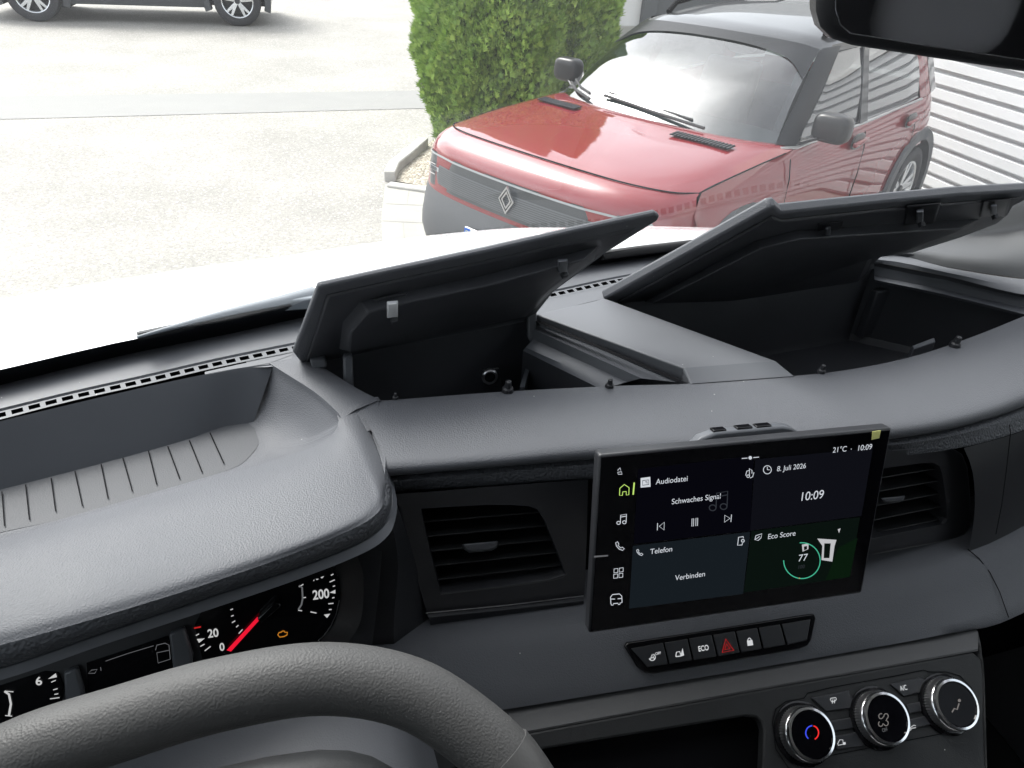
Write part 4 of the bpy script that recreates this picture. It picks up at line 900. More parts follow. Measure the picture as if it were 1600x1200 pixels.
rest = [wh(.152, .06), wh(.162, .0), wh(.155, -.06), wh(.125, -.12), wh(.06, -.163), wh(-.02, -.172), wh(-.10, -.155), wh(-.165, -.10), wh(-.19, -.02), wh(-.185, .06), wh(-.155, .125), wh(-.105, .156)]
loop = arcp+rest
sw = tube('steering_wheel', loop, .0172, 'rim_leather', van, n=28, closed=True, steps=160)
lp = spline(loop, 160, True)
# moulded grip piece that covers the rim from the joint downwards
i0 = min(range(160), key=lambda i: (lp[i]-WP_.at(776, 1172)).length)
tube('rim_cover', [lp[(i0+k) % 160] for k in range(0, 22)], .0181, 'rim_trim', sw, n=28)
ellipsoid('airbag_cover', wh(.004, .055, -.055), (.085, .078, .03), 'console', sw, .7, 32, 16, Matrix((WU, WV, WN)).transposed())
for sx in (-1, 1):
    prism('spoke', [wh(sx*.06, .03, -.03), wh(sx*.150, .035, -.006), wh(sx*.158, -.02, -.006), wh(sx*.06, -.03, -.03)], WN*-.012, 'rim_trim', sw, .004)

# ---- rear-view mirror hanging from the windscreen
MP = Plane((.24, .33, -.03), (-.10, -.99, -.02))
mo = [(1285, -40), (1284, 20), (1291, 45), (1310, 64), (1340, 74), (1450, 91), (1600, 114), (1760, 136), (1790, 120), (1800, 60), (1790, -70), (1760, -100), (1320, -100), (1292, -80)]
mir = prism('rear_view_mirror', [MP.at(x, y) for x, y in mo], -MP.n*.018, 'black_plastic', van, .006)
mg = [(1303, -40), (1303, 15), (1310, 38), (1326, 52), (1450, 72), (1600, 94), (1745, 115), (1765, 60), (1755, -60), (1730, -84), (1330, -84), (1310, -70)]
prism('mirror_glass', [MP.at(x, y, .0002) for x, y in mg], MP.n*.0015, 'mirror_silver', mir, .0004)
tube('mirror_stem', [MP.at(1560, -60, -.018), MP.at(1560, -140, -.06), MP.at(1560, -260, -.10)], .012, 'black_plastic', mir)

# ---- cabin shell round the camera
loft('roof_lining', [[Vector((p.x, p.y, p.z)) for p in ws_top], [G(-.50, -.4, .40), G(.38, -.4, .42), G(1.26, -.4, .40)], [G(-.50, -1.3, .40), G(.38, -1.3, .42), G(1.26, -1.3, .40)]], 'headliner', van, n=30)
prism('bulkhead', [G(-.58, -1.3, -1.5), G(1.34, -1.3, -1.5), G(1.34, -1.3, .42), G(-.58, -1.3, .42)], (0, -.02, 0), 'cabin_grey', van)
prism('cabin_floor', [G(-.58, -1.3, -1.45), G(1.34, -1.3, -1.45), G(1.34, .95, -1.45), G(-.58, .95, -1.45)], (0, 0, -.02), 'rubber', van)
prism('firewall', [G(-.58, .90, -1.45), G(1.34, .90, -1.45), G(1.34, .80, -.45), G(-.58, .80, -.45)], (0, .02, 0), 'seam', van)
for sx, x0, xt in ((-1, -.56, -.50), (1, 1.32, 1.26)):
    th = .03*sx
    d = prism('cabin_door', [G(x0, .95, -1.45), G(x0, .66, -.42), G(x0, .40, -.42), G(x0, -.62, -.42), G(x0, -.62, -1.45)], (th, 0, 0), 'cabin_grey', van, .006)
    prism('door_window', [G(x0+th*.3, .40, -.42), G(xt+th*.3, .02, .32), G(xt+th*.3, -.62, .33), G(x0+th*.3, -.62, -.42)], (th*.15, 0, 0), 'door_glass', d)
    prism('window_frame', [G(xt, .04, .32), G(xt, -.62, .33), G(xt, -.62, .40), G(xt, -.02, .40)], (th, 0, 0), 'cabin_grey', d)
    prism('cabin_side', [G(x0, -.62, -1.45), G(x0, -.62, -.42), G(xt, -.62, .40), G(xt, -1.3, .40), G(x0, -1.3, -1.45)], (th, 0, 0), 'cabin_grey', van)
    pe = ws_base[0] if sx < 0 else ws_base[-1]; pt = ws_top[0] if sx < 0 else ws_top[-1]
    loft('windscreen_pillar', [[pe+Vector((0, .03, -.06)), pt], [pe+Vector((sx*-.05, -.05, -.03)), pt+Vector((sx*-.03, -.06, 0))], [G(x0, .40, -.42), G(xt, .0, .34)], [G(x0+sx*.02, .46, -.42), G(xt+sx*.02, .08, .36)], [pe+Vector((sx*.06, .05, -.05)), pt+Vector((sx*.05, .03, .02))]], 'pillar_grey', van, n=8, closed=False)
    seat = prism('seat', [G(.0 if sx < 0 else .5, -.25, -.95)+Vector((-.25, 0, 0)), G(.0 if sx < 0 else .5, -.25, -.95)+Vector((.25 if sx < 0 else .70, 0, 0)), G(.0 if sx < 0 else .5, -.72, -.98)+Vector((.25 if sx < 0 else .70, 0, 0)), G(.0 if sx < 0 else .5, -.72, -.98)+Vector((-.25, 0, 0))], (0, 0, -.14), 'seat_grey', van, .04)
    bx0 = -.25 if sx < 0 else .25; bx1 = .25 if sx < 0 else 1.20
    prism('seat_back', [G(bx0, -.62, -.95), G(bx1, -.62, -.95), G(bx1-.03, -.80, -.32), G(bx0+.03, -.80, -.32)], (0, -.12, -.02), 'seat_grey', seat, .04)
    for hx in ((.0,) if sx < 0 else (.49, .95)): ellipsoid('head_rest', G(hx, -.87, -.16), (.13, .06, .09), 'seat_grey', seat, .6)
# inner trim at the foot of the right pillar
loft('pillar_trim', [row(-.3575, [(1320, 404), (1396, 397), (1440, 409), (1520, 424), (1620, 438)])+[G(1.05, .56, -.358), G(1.29, .46, -.36)],
    [PZ(1330, 392, -.350), PZ(1410, 391, -.349), PZ(1460, 398, -.348), PZ(1530, 407, -.345), PZ(1630, 416, -.342), G(1.08, .56, -.335), G(1.29, .46, -.33)],
    [PY(1380, 375, .83), PY(1440, 370, .81), PY(1520, 363, .78), PY(1600, 360, .74), PY(1650, 359, .71), G(1.10, .56, -.30), G(1.29, .44, -.29)],
    [PY(1420, 355, .82), PY(1480, 342, .80), PY(1550, 325, .77), PY(1620, 303, .74), PY(1660, 292, .72), G(1.12, .58, -.24), G(1.29, .44, -.22)],
    [PY(1440, 345, .82), PY(1500, 330, .80), PY(1570, 308, .78), PY(1650, 270, .74), PY(1680, 262, .72), G(1.14, .58, -.20), G(1.29, .44, -.18)]], 'pillar_grey', van, n=24, sub=5, rowsmooth=True)
# ================================================================== outside
# ---- ground
CX, CY, CT = .878, 3.62, R_(213.6)
def flat(name, pts, z, m, kind='structure', label=None, cat=None):
    me = bpy.data.meshes.new(name); me.from_pydata([(p[0], p[1], z) for p in pts], [], [tuple(range(len(pts)))])
    if me.polygons[0].normal.z < 0: me.polygons[0].flip()
    o = link(name, me, m, None, 0); tag(o, label, cat, None, kind); return o
def g2(px, py, z=-H): p = PZ(px, py, z); return (p.x, p.y)
flat('ground', [(-150, -60), (150, -60), (150, 240), (-150, 240)], 0, 'asphalt')
sa, sb, sc_, sd_ = g2(0, 151), g2(650, 142), g2(650, 170), g2(0, 187)
def ext(a, b, k): return (a[0]+(b[0]-a[0])*k, a[1]+(b[1]-a[1])*k)
flat('drainage_strip', [ext(sa, sb, -3), ext(sa, sb, 1.6), ext(sd_, sc_, 1.6), ext(sd_, sc_, -3)], .004, 'drain_strip')
joints = []
for i in range(-6, 4):
    pass
# paved apron and gravel bed behind a kerb
pav = [(602, 289), (598, 320), (596, 345), (597, 375), (600, 420), (760, 470), (900, 400), (760, 300), (690, 292), (640, 290)]
flat('paving', [g2(*p) for p in pav], .006, 'slab')
bed = [(655, 238), (618, 268), (613, 284), (700, 300), (900, 330), (1200, 200), (940, 90), (800, 120)]
flat('gravel_bed', [g2(*p) for p in bed], .012, 'gravel')
gp = Plane((0, 5, -H+.0065), (0, 0, 1))
j = marks('paving_joints', gp, [[(603, 318), (692, 322)], [(598, 345), (700, 350)], [(640, 292), (636, 318)], [(662, 320), (660, 348)], [(630, 348), (632, 376)], [(668, 350), (672, 380)]], 1.0, 'joint', None, off=.001); j['kind'] = 'structure'
def kerb(name, pts, w, h, m, lbl):
    P = [Vector((*g2(*p), 0)) for p in pts]; vs = []; fs = []
    for i, p in enumerate(P):
        t = (P[min(i+1, len(P)-1)]-P[max(i-1, 0)]).normalized(); s = Vector((t.y, -t.x, 0))*w/2
        vs += [p-s-UP*.05, p-s+UP*h, p+s+UP*h, p+s-UP*.05]
    for i in range(len(P)-1):
        for k in range(3): fs.append((i*4+k, i*4+k+1, i*4+4+k+1, i*4+4+k))
    fs += [(0, 1, 2, 3), tuple(4*(len(P)-1)+k for k in (3, 2, 1, 0))]
    bm = bmesh.new(); V_ = [bm.verts.new(v) for v in vs]
    for f in fs: bm.faces.new([V_[i] for i in f])
    o = frombm(name, bm, m, None, 30); bevel(o, .012); o['kind'] = 'structure'
    return o
kerb('kerb', [(662, 229), (636, 252), (616, 268), (609, 284)], .10, .09, 'kerb_stone', '')
kerb('kerb', [(607, 291), (650, 297), (720, 308)], .10, .03, 'kerb_stone', '')

# ---- thuja bushes
def thuja(name, x, y, h, r, n, label, seed):
    root = empty(name, (x, y, 0)); tag(root, label, 'tree', 'thuja bushes beside the red car')
    g = np.random.default_rng(seed); vs = []; fs = []
    def rad(z, a):
        t = z/h
        k = (1-max(0, (t-.35)/.65)**1.8)*min(1, .80+t*1.1)
        return r*k*(1+.10*math.sin(3*a+seed+z*2.1)+.06*math.sin(7*a+z*5)+.05*math.sin(11*a-z*9))
    for _ in range(n):
        z = h*g.random()**.9; a = g.random()*2*math.pi
        rr = rad(z, a)*(1-.20*g.random()**1.6); d = Vector((math.cos(a), math.sin(a), 0))
        c = d*rr+UP*z
        up = (UP*(.55+.5*g.random())+d*(.5+.5*g.random())+Vector(g.normal(0, .35, 3))).normalized()
        w = up.cross(d.cross(UP)*g.normal(0, 1)+d*g.normal(0, 1)).normalized(); L = .038+.045*g.random()
        b = len(vs)
        # a feathery spray: stem with side fingers in one island
        vs.append(c-up*L*.25)
        tips = []
        for k in range(5):
            s = (k-2)*.42
            t_ = (up*math.cos(s)+w*math.sin(s)); n_ = up.cross(w)
            ln = L*(1-.16*abs(k-2))*(.8+.4*g.random())
            pw = (w*math.cos(s)-up*math.sin(s))*L*.085
            q = c+t_*ln+n_*g.normal(0, .006)
            i = len(vs); vs += [c+t_*ln*.45-pw, q, c+t_*ln*.45+pw]; fs.append((b, i, i+1, i+2))
    me = bpy.data.meshes.new('foliage'); me.from_pydata([tuple(v) for v in vs], [], fs)
    link('foliage', me, 'leaf', root, 0)
    # the dead twiggy interior that stops the view
    rows_ = []
    for k in range(12):
        z = h*.985*k/11+.05; rows_.append([Vector((math.cos(a)*rad(z, a)*.80, math.sin(a)*rad(z, a)*.80, z)) for a in [2*math.pi*i/24 for i in range(24)]])
    tube('trunk', [(0, 0, -.05), (0, 0, h*.6)], .05, 'bark', root)
    loft('inner_twigs', rows_, 'twigs', root, n=30, closed=True, sharp=0)
mat('twigs', (.05, .10, .02), 1.0, spec=.1)
thuja('thuja_bush', 1.62, 7.62, 3.6, .66, 52000, 'bright green thuja bush at the kerb corner, the left one of the pair', 3)
thuja('thuja_bush', 2.36, 8.10, 3.5, .62, 42000, 'bright green thuja bush hidden partly by the red car mirror, right one of the pair', 5)

# ---- cars: one builder, local frame x forward, y to the car's left, z up; origin under the nose
def mirror_row(half): return [Vector((x, -y, z)) for x, y, z in reversed(half) if y > 0]+[Vector((x, y, z)) for x, y, z in half]
def wheel(root, x, y, r, side, style):
    w = empty('x', (0, 0, 0)); bpy.data.objects.remove(w)
    c = Vector((x, y, r)); ax = Vector((0, side, 0))
    ty = lathe('wheel', c, ax, [(r*.66, -.20), (r*.93, -.20), (r, -.17), (r*1.0, -.03), (r*.965, -.005), (r*.86, .006), (r*.72, .0), (r*.685, -.012), (r*.66, -.02)], 'tyre', root, 56, sharp=40)
    lathe('rim', c, ax, [(r*.685, -.010), (r*.67, -.004), (r*.63, -.012), (r*.60, -.06), (r*.58, -.14), (0, -.14)], ['rim_silver', 'rim_dark'], ty, 48, [0, 0, 0, 1, 1])
    for k in range(5):
        a = 2*math.pi*k/5+.35; d = Vector((math.cos(a), 0, math.sin(a))); s = Vector((-math.sin(a), 0, math.cos(a)))
        prism('spoke', [c+ax*-.03+s*r*.06, c+ax*-.03-s*r*.06, c+ax*-.012+d*r*.64-s*r*.17, c+ax*-.012+d*r*.64-s*r*.07, c+ax*-.02+d*r*.40, c+ax*-.012+d*r*.64+s*r*.07, c+ax*-.012+d*r*.64+s*r*.17], ax*-.02, 'rim_silver' if style else 'rim_dark', ty, .003)
    lathe('hub_cap', c, ax, [(r*.12, -.03), (r*.11, -.015), (0, -.012)], 'rim_dark', ty, 20)
    return ty
def car(root, paint, roofm, det=True, wf=-.82, wr=-3.55, wr_r=.34):
    # body: rows run across the car from the lower nose over the bonnet to the windscreen
    N = [
     [(.02, 0, .30), (.0, .45, .30), (-.06, .70, .30), (-.20, .84, .30), (-.36, .88, .30)],
     [(.05, 0, .42), (.03, .45, .42), (-.04, .72, .42), (-.18, .86, .42), (-.36, .895, .42)],
     [(.03, 0, .56), (.01, .45, .56), (-.06, .71, .56), (-.19, .855, .56), (-.36, .895, .56)],
     [(.0, 0, .64), (-.02, .45, .64), (-.08, .70, .64), (-.21, .85, .65), (-.37, .895, .66)],
     [(-.015, 0, .80), (-.035, .45, .80), (-.09, .68, .80), (-.22, .83, .80), (-.38, .885, .80)],
     [(-.02, 0, .865), (-.04, .45, .865), (-.095, .67, .862), (-.22, .815, .855), (-.38, .875, .85)],
     [(-.05, 0, .915), (-.07, .45, .915), (-.12, .65, .91), (-.24, .79, .90), (-.39, .86, .89)],
     [(-.12, 0, .955), (-.14, .45, .953), (-.19, .63, .948), (-.29, .765, .935), (-.41, .84, .915)],
     [(-.26, 0, .985), (-.28, .40, .983), (-.32, .60, .975), (-.40, .74, .96), (-.48, .825, .935)],
     [(-.60, 0, 1.015), (-.61, .40, 1.012), (-.63, .62, 1.0), (-.66, .75, .985), (-.70, .83, .955)],
     [(-.88, 0, 1.030), (-.91, .40, 1.026), (-.94, .62, 1.018), (-.98, .76, 1.003), (-1.0, .835, .973)],
     [(-1.06, 0, 1.04), (-1.10, .40, 1.036), (-1.16, .62, 1.03), (-1.25, .77, 1.015), (-1.29, .84, .985)],
     [(-1.14, 0, 1.025), (-1.18, .40, 1.022), (-1.25, .62, 1.018), (-1.36, .775, 1.010), (-1.40, .84, .99)]]
    body = loft('body', [mirror_row(r) for r in N[3:]], paint, root, n=61, sub=3, rowsmooth=True, sharp=50)
    bump = loft('bumper', [mirror_row(r) for r in N[:4]], 'cladding', root, n=61, sub=2, rowsmooth=True, sharp=50)
    # sides with wheel openings
    for s in (-1, 1):
        zs = [.985, .93, .84, .70, .55, .44, .33, .24]; ys = [.84, .868, .895, .905, .905, .895, .885, .86]
        X = [(-.36-.08*0)]+[-.36-(4.02-.36)*i/90 for i in range(1, 91)]
        vs = []; fs = []; mi_ = []
        fr = [(-.44, .815), (-.40, .85), (-.39, .87), (-.38, .895), (-.36, .895), (-.36, .895), (-.36, .888), (-.34, .87)]
        for j, z in enumerate(zs):
            for i, x in enumerate(X):
                t = i/90; zz = z+(.055*max(0, (t-.25)/.75) if j < 2 else .02*t if j == 2 else 0)
                yy = ys[j]; 
                if t > .86: yy -= .14*((t-.86)/.14)**2
                if t < .06: k = t/.06; yy = fr[j][1]*(1-k)+yy*k
                if j in (3, 4) and .25 < t < .8: yy -= .012
                tp = float(np.interp(-x, [.36, .39, .48, .70, 1.0, 1.4], [.85, .888, .930, .952, .970, .985]))
                if t < .3 and zz > .55: zz = .55+(zz-.55)*(tp-.55)/(.985-.55)
                if t < .3 and j <= 1: yt = float(np.interp(-x, [.36, .39, .48, .70, 1.0, 1.4], [.876, .862, .826, .831, .836, .84])); yy = yt if j == 0 else max(yt+.02, yy-.0)
                vs.append(Vector((x, s*yy, zz)))
        nx = len(X)
        for j in range(len(zs)-1):
            for i in range(nx-1):
                xm = (X[i]+X[i+1])/2; zm = (zs[j]+zs[j+1])/2
                if any((xm-w_)**2+(zm-wr_r)**2 < (wr_r+.07)**2 for w_ in (wf, wr)): continue
                fs.append((j*nx+i, j*nx+i+1, (j+1)*nx+i+1, (j+1)*nx+i)); mi_.append(1 if j >= 5 else 0)
        mesh('side_panel', vs, fs, [paint, 'cladding'], body, 45, mi_)
        for w_ in (wf, wr):
            c = Vector((w_, 0, wr_r)); P0 = []; P1 = []; P2 = []; P3 = []
            for k in range(29):
                a = R_(-18+216*k/28)
                for L_, rr, yy in ((P0, wr_r+.145, .897), (P1, wr_r+.13, .918), (P2, wr_r+.055, .918), (P3, wr_r+.05, .70)):
                    zz = wr_r+math.sin(a)*rr; L_.append(Vector((w_+math.cos(a)*rr, s*(yy-(.02 if zz > .8 else 0)-(.05 if w_ == wr and a < .5 else 0)*0), zz)))
            loft('wheel_arch', [P0, P1, P2, P3], 'cladding', body, n=40, sharp=30)
        if det:
            # shut lines of the doors, handles
            for xx in (-1.30, -2.36, -3.30):
                tube('door_gap', [(xx, s*.898, .42), (xx, s*.909, .70), (xx+.0, s*.902, .86), (xx-.01, s*.876, .96)], .0035, 'seam', body, n=6)
            for xx in (-2.12, -3.08):
                h_ = prism('door_handle', [(xx, s*.905, .90), (xx-.20, s*.905, .915), (xx-.20, s*.905, .945), (xx, s*.905, .93)], (0, s*.03, 0), paint, body, .01)
                ellipsoid('handle_recess', (xx-.10, s*.900, .925), (.10, .012, .05), 'roof_black', h_, .8)
    # tail
    T0 = [(-4.02, 0, 1.08), (-4.02, .5, 1.08), (-4.02, .68, 1.09)]; 
    loft('tail', [mirror_row([(-4.02, 0, .24), (-4.02, .5, .24), (-4.0, .72, .24)]), mirror_row([(-4.12, 0, .5), (-4.10, .5, .5), (-4.02, .765, .5)]), mirror_row([(-4.12, 0, .8), (-4.10, .5, .8), (-4.02, .765, .8)]), mirror_row([(-4.05, 0, 1.06), (-4.04, .5, 1.06), (-4.02, .70, 1.06)])], paint, body, n=31, sub=3, rowsmooth=True)
    # under floor and inner barrier
    prism('underbody', [(-.2, -.80, .26), (-4.0, -.72, .26), (-4.0, .72, .26), (-.2, .80, .26)], (0, 0, .06), 'rubber', body)
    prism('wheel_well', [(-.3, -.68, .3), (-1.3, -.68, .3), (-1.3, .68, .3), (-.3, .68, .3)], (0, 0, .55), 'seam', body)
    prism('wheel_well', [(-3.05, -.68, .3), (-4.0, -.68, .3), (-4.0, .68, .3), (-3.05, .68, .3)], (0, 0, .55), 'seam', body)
    # greenhouse
    base = [(-1.11, 0, 1.032), (-1.14, .35, 1.03), (-1.21, .62, 1.02), (-1.32, .765, 1.012)]
    top = [(-1.86, 0, 1.465), (-1.875, .32, 1.46), (-1.90, .52, 1.45), (-1.94, .625, 1.43)]
    top2 = [(-1.96, 0, 1.495), (-1.975, .32, 1.49), (-2.0, .53, 1.475), (-2.03, .645, 1.445)]
    mid = [tuple((a+b)/2+(.03 if i == 2 else 0)-(-.03 if i == 0 else 0) for i, (a, b) in enumerate(zip(p, q))) for p, q in zip(base, top)]
    wsr = loft('windscreen', [mirror_row(base), mirror_row(mid), mirror_row(top)], 'red_car_glass', root, n=41, sub=6, rowsmooth=True, sharp=0)
    loft('screen_band', [[Vector(a)+Vector((.004, 0, .006)) for a in mirror_row(top)], [a.lerp(b, .13)+Vector((.006, 0, .008)) for a, b in zip(mirror_row(top), mirror_row(mid))], [a.lerp(b, k)+Vector((.006, 0, .008)) for a, b, k in zip(mirror_row(top), mirror_row(mid), (.75, .40, .26, .22, .26, .40, .75))]], 'frit', wsr, n=41, sharp=0)
    roof = loft('roof', [mirror_row(top), mirror_row(top2), mirror_row([(-2.6, 0, 1.545), (-2.6, .35, 1.54), (-2.6, .56, 1.522), (-2.6, .665, 1.47)]),
        mirror_row([(-3.4, 0, 1.545), (-3.4, .35, 1.54), (-3.4, .55, 1.522), (-3.4, .655, 1.47)]), mirror_row([(-3.92, 0, 1.51), (-3.92, .33, 1.505), (-3.91, .52, 1.49), (-3.90, .62, 1.44)]), mirror_row([(-3.98, 0, 1.47), (-3.98, .33, 1.465), (-3.97, .52, 1.45), (-3.95, .61, 1.41)])], roofm, root, n=41, sub=4, rowsmooth=True, sharp=40)
    for s in (-1, 1):
        q = lambda L_: [Vector((x, s*y, z)) for x, y, z in L_]
        # pillar between windscreen and door
        loft('front_pillar', [q([base[3], (-1.635, .700, 1.228), top[3], top2[3]]), q([(-1.36, .80, 1.012), (-1.69, .74, 1.225), (-1.985, .668, 1.425), (-2.05, .655, 1.447)]), q([(-1.44, .832, 1.0), (-1.76, .765, 1.22), (-2.06, .69, 1.42), (-2.12, .672, 1.452)])], 'frit', roof, n=16)
        blt = [(-1.44, .832, 1.0), (-2.35, .838, 1.012), (-3.20, .832, 1.030), (-3.48, .82, 1.040)]
        tpt = [(-2.06, .69, 1.42), (-2.45, .692, 1.432), (-3.25, .69, 1.432), (-3.38, .685, 1.425)]
        loft('side_window', [q(blt), q([tuple((a+b)/2+(.012 if i == 1 else 0) for i, (a, b) in enumerate(zip(u_, v_))) for u_, v_ in zip(blt, tpt)]), q(tpt)], 'dark_side_glass', root, n=30, sub=3, rowsmooth=True)
        loft('roof_edge', [q([(-2.04, .665, 1.42)]+tpt[1:]+[(-3.93, .635, 1.41)]), q([(-2.05, .645, 1.455), (-2.6, .667, 1.472), (-3.3, .663, 1.472), (-3.42, .655, 1.47), (-3.93, .617, 1.43)])], roofm, roof, n=20)
        prism('centre_pillar', q([(-2.30, .844, 1.010), (-2.42, .844, 1.013), (-2.48, .697, 1.435), (-2.40, .697, 1.43)]), (0, s*.012, 0), roofm, roof, .003)
        loft('rear_pillar', [q([(-3.46, .832, 1.03), (-3.37, .69, 1.44)]), q([(-3.62, .838, 1.035), (-3.51, .692, 1.44)]), q([(-3.70, .825, 1.045), (-3.60, .68, 1.44)])], paint, body, n=10)
        loft('rear_quarter', [q([(-3.68, .83, 1.045), (-3.58, .685, 1.44)]), q([(-3.88, .80, 1.05), (-3.80, .665, 1.43)]), q([(-4.04, .72, 1.06), (-3.98, .60, 1.40)])], roofm, roof, n=10)
        tube('belt_trim', q([(-1.32, .80, 1.0), (-1.44, .842, .995), (-2.35, .848, 1.005), (-3.46, .842, 1.028)]), .009, 'chrome_dull' if det else 'seam', body, n=8)
        # door mirrors
        mr = ellipsoid('door_mirror', (-1.58, s*.955, 1.105), (.065, .105, .078), 'mirror_shell', root, .55)
        prism('mirror_arm', q([(-1.48, .83, 1.0), (-1.62, .835, 1.0), (-1.62, .94, 1.05), (-1.54, .94, 1.05)]), (0, 0, .02), roofm, mr, .006)
        ellipsoid('mirror_face', (-1.625, s*.96, 1.105), (.025, .088, .06), 'chrome', mr, .7)
        rl = tube('roof_rail', q([(-2.12, .56, 1.49), (-2.22, .57, 1.545), (-2.5, .575, 1.575), (-3.5, .565, 1.575), (-3.7, .555, 1.565), (-3.8, .545, 1.51)]), .018, 'seam', root, n=8)
        wheel(root, wf, s*.905, wr_r, s, det); wheel(root, wr, s*.905, wr_r, s, det)
    loft('rear_window', [mirror_row([(-4.03, 0, 1.10), (-4.03, .4, 1.10), (-4.02, .66, 1.11)]), mirror_row([(-3.98, 0, 1.48), (-3.98, .33, 1.47), (-3.96, .54, 1.44)])], 'dark_glass', root, n=12)
    # cabin: dash, seats
    prism('cabin_dash', [(-1.25, -.7, 1.0), (-1.25, .7, 1.0), (-1.9, .7, .95), (-1.9, -.7, .95)], (0, 0, -.5), 'tray_plastic', root, .02)
    for y in (-.36, .36):
        st = prism('car_seat', [(-2.6, y-.24, .62), (-2.6, y+.24, .62), (-2.78, y+.22, 1.18), (-2.78, y-.22, 1.18)], (-.12, 0, -.02), 'seat_grey', root, .04)
        ellipsoid('head_rest', (-2.88, y, 1.29), (.05, .13, .09), 'seat_grey', st, .7)
    return body
mat('dark_side_glass', (.01, .01, .01)); glass('dark_side_glass', (.22, .25, .26), 2.2)

red = empty('red_suv', (CX, CY, 0), CT)
tag(red, 'shiny red compact SUV with black roof parked beside the corrugated wall, bonnet toward the van', 'car')
rb = car(red, 'red_paint', 'roof_black')
# panel gaps round the bonnet
def bodyline(name, half, r, m): return tube(name, mirror_row(half), r, m, rb, n=6, steps=50)
bodyline('bonnet_gap', [(-.155, 0, .970), (-.175, .45, .967), (-.22, .63, .960), (-.32, .765, .945), (-.45, .822, .930)], .0035, 'seam')
for s in (-1, 1):
    tube('bonnet_gap', [(-.45, s*.826, .930), (-.70, s*.836, .955), (-1.05, s*.84, .975), (-1.30, s*.845, .987)], .0035, 'seam', rb, n=6)
# nose: rounded grille panel, upper dark bar, lamps, badge
def nose(y, z, o=.006):
    y_ = abs(y); x = -.005-.02*(z-.64)/.2
    x += -.02*(y_/.45)**2 if y_ < .45 else -.02-.05*((y_-.45)/.23)-.0*(y_) if y_ < .68 else -.07-.13*((y_-.68)/.15)**1.2
    return Vector((x+o, y, z))
def strip(name, y0, y1, z0, z1, m, o, parent, n=40, round_=0.0):
    a = [];b = []
    for i in range(n+1):
        t = i/n; y = y0+(y1-y0)*t; k = 1
        if round_: e = min(t, 1-t)*(y1-y0)/round_; k = math.sqrt(max(0.02, 1-(1-min(1, e))**2))
        zc = (z0+z1)/2; hh = (z1-z0)/2*k
        a.append(nose(y, zc+hh, o)); b.append(nose(y, zc-hh, o))
    return loft(name, [a, b], m, parent, n=n+1, smooth=False)
gr = strip('grille', -.79, .79, .665, .850, 'grille_dark', .010, red, 60, .09)
strip('grille_panel', -.62, .62, .685, .790, 'grille_light', .014, gr, 50, .03)
strip('grille_lip', -.76, .76, .835, .846, 'lamp_glass', .016, gr, 50, .02)
for k in range(9):
    strip('grille_bar', -.60, .60, .690+k*.011, .694+k*.011, 'grille_dark', .016, gr, 40)
for s in (-1, 1):
    hl = strip('headlight', s*.60, s*.80, .675, .845, 'lamp_clear', .016, red, 24, .05)
    strip('lamp_bezel', s*.615, s*.70, .695, .825, 'grille_dark', .019, hl, 16, .03)
    strip('lamp_element', s*.63, s*.69, .765, .805, 'chrome', .022, hl, 10, .01); strip('lamp_element', s*.63, s*.69, .71, .75, 'chrome', .022, hl, 10, .01)
    strip('daytime_light', s*.725, s*.745, .70, .82, 'plate_white', .020, hl, 8, .01)
for y0, y1 in ((-.20, -.48), (.20, .48)):
    pass
# rhombus emblem
def dia(cx_, cz_, w, h): return [(cx_, cz_+h), (cx_+w, cz_+h*.02), (cx_, cz_-h), (cx_-w, cz_-h*.02)]
em = empty('x', (0, 0, 0)); bpy.data.objects.remove(em)
def band(name, o1, i1, m, x, th, parent):
    vs = [Vector((x, a, b)) for a, b in o1]+[Vector((x, a, b)) for a, b in i1]; vs += [v+Vector((th, 0, 0)) for v in vs]; n = len(o1); fs = []
    for i in range(n):
        j = (i+1) % n; fs += [(2*n+i, 2*n+j, 3*n+j, 3*n+i), (i, j, 2*n+j, 2*n+i), (n+i, 3*n+i, 3*n+j, n+j)]
    return mesh(name, vs, fs, m, parent, 20)
e0 = band('emblem', dia(0, .765, .054, .074), dia(0, .765, .044, .060), 'chrome_dull', .008, .010, red)
band('emblem_inner', dia(.0, .765, .035, .048), dia(.0, .765, .025, .035), 'chrome_dull', .008, .009, e0)
# number plate with its blue country band
pl_ = prism('number_plate', [(.052, -.26, .445), (.052, .26, .445), (.045, .26, .555), (.045, -.26, .555)], (.012, 0, 0), 'plate_white', red, .003)
prism('country_band', [(.066, -.258, .447), (.066, -.215, .447), (.059, -.215, .553), (.059, -.258, .553)], (.001, 0, 0), 'plate_blue', pl_)
for k in range(12):
    a = 2*math.pi*k/12; box('plate_star', (.0665-.0045, -.2365+.012*math.cos(a), .527+.012*math.sin(a)), (.002, .003, .003), 'sticker_yellow', pl_)
box('plate_letter', (.0665, -.190, .50), (.002, .009, .075), 'plate_black', pl_); box('plate_letter', (.0665, -.150, .50), (.002, .009, .075), 'plate_black', pl_); box('plate_letter', (.0665, -.17, .505), (.002, .035, .010), 'plate_black', pl_)
# louvres at the back of the bonnet
for s, y0, y1, xa, xb in ((-1, .34, .68, -.88, -.88), (1, .34, .68, -.88, -.88)):
    vs_ = [Vector((xa-.02, s*y0, 1.036)), Vector((xa-.07, s*y1, 1.024)), Vector((xb-.15, s*y1, 1.028)), Vector((xb-.10, s*y0, 1.040))]
    lv = prism('bonnet_louvre', vs_, (0, 0, .006), 'seam', red, .004)
    for k in range(17):
        t = (k+.5)/17; a = vs_[0].lerp(vs_[1], t)+UP*.006; b = vs_[3].lerp(vs_[2], t)+UP*.006
        tube('louvre_bar', [a, b], .0035, 'cladding', lv, n=5)
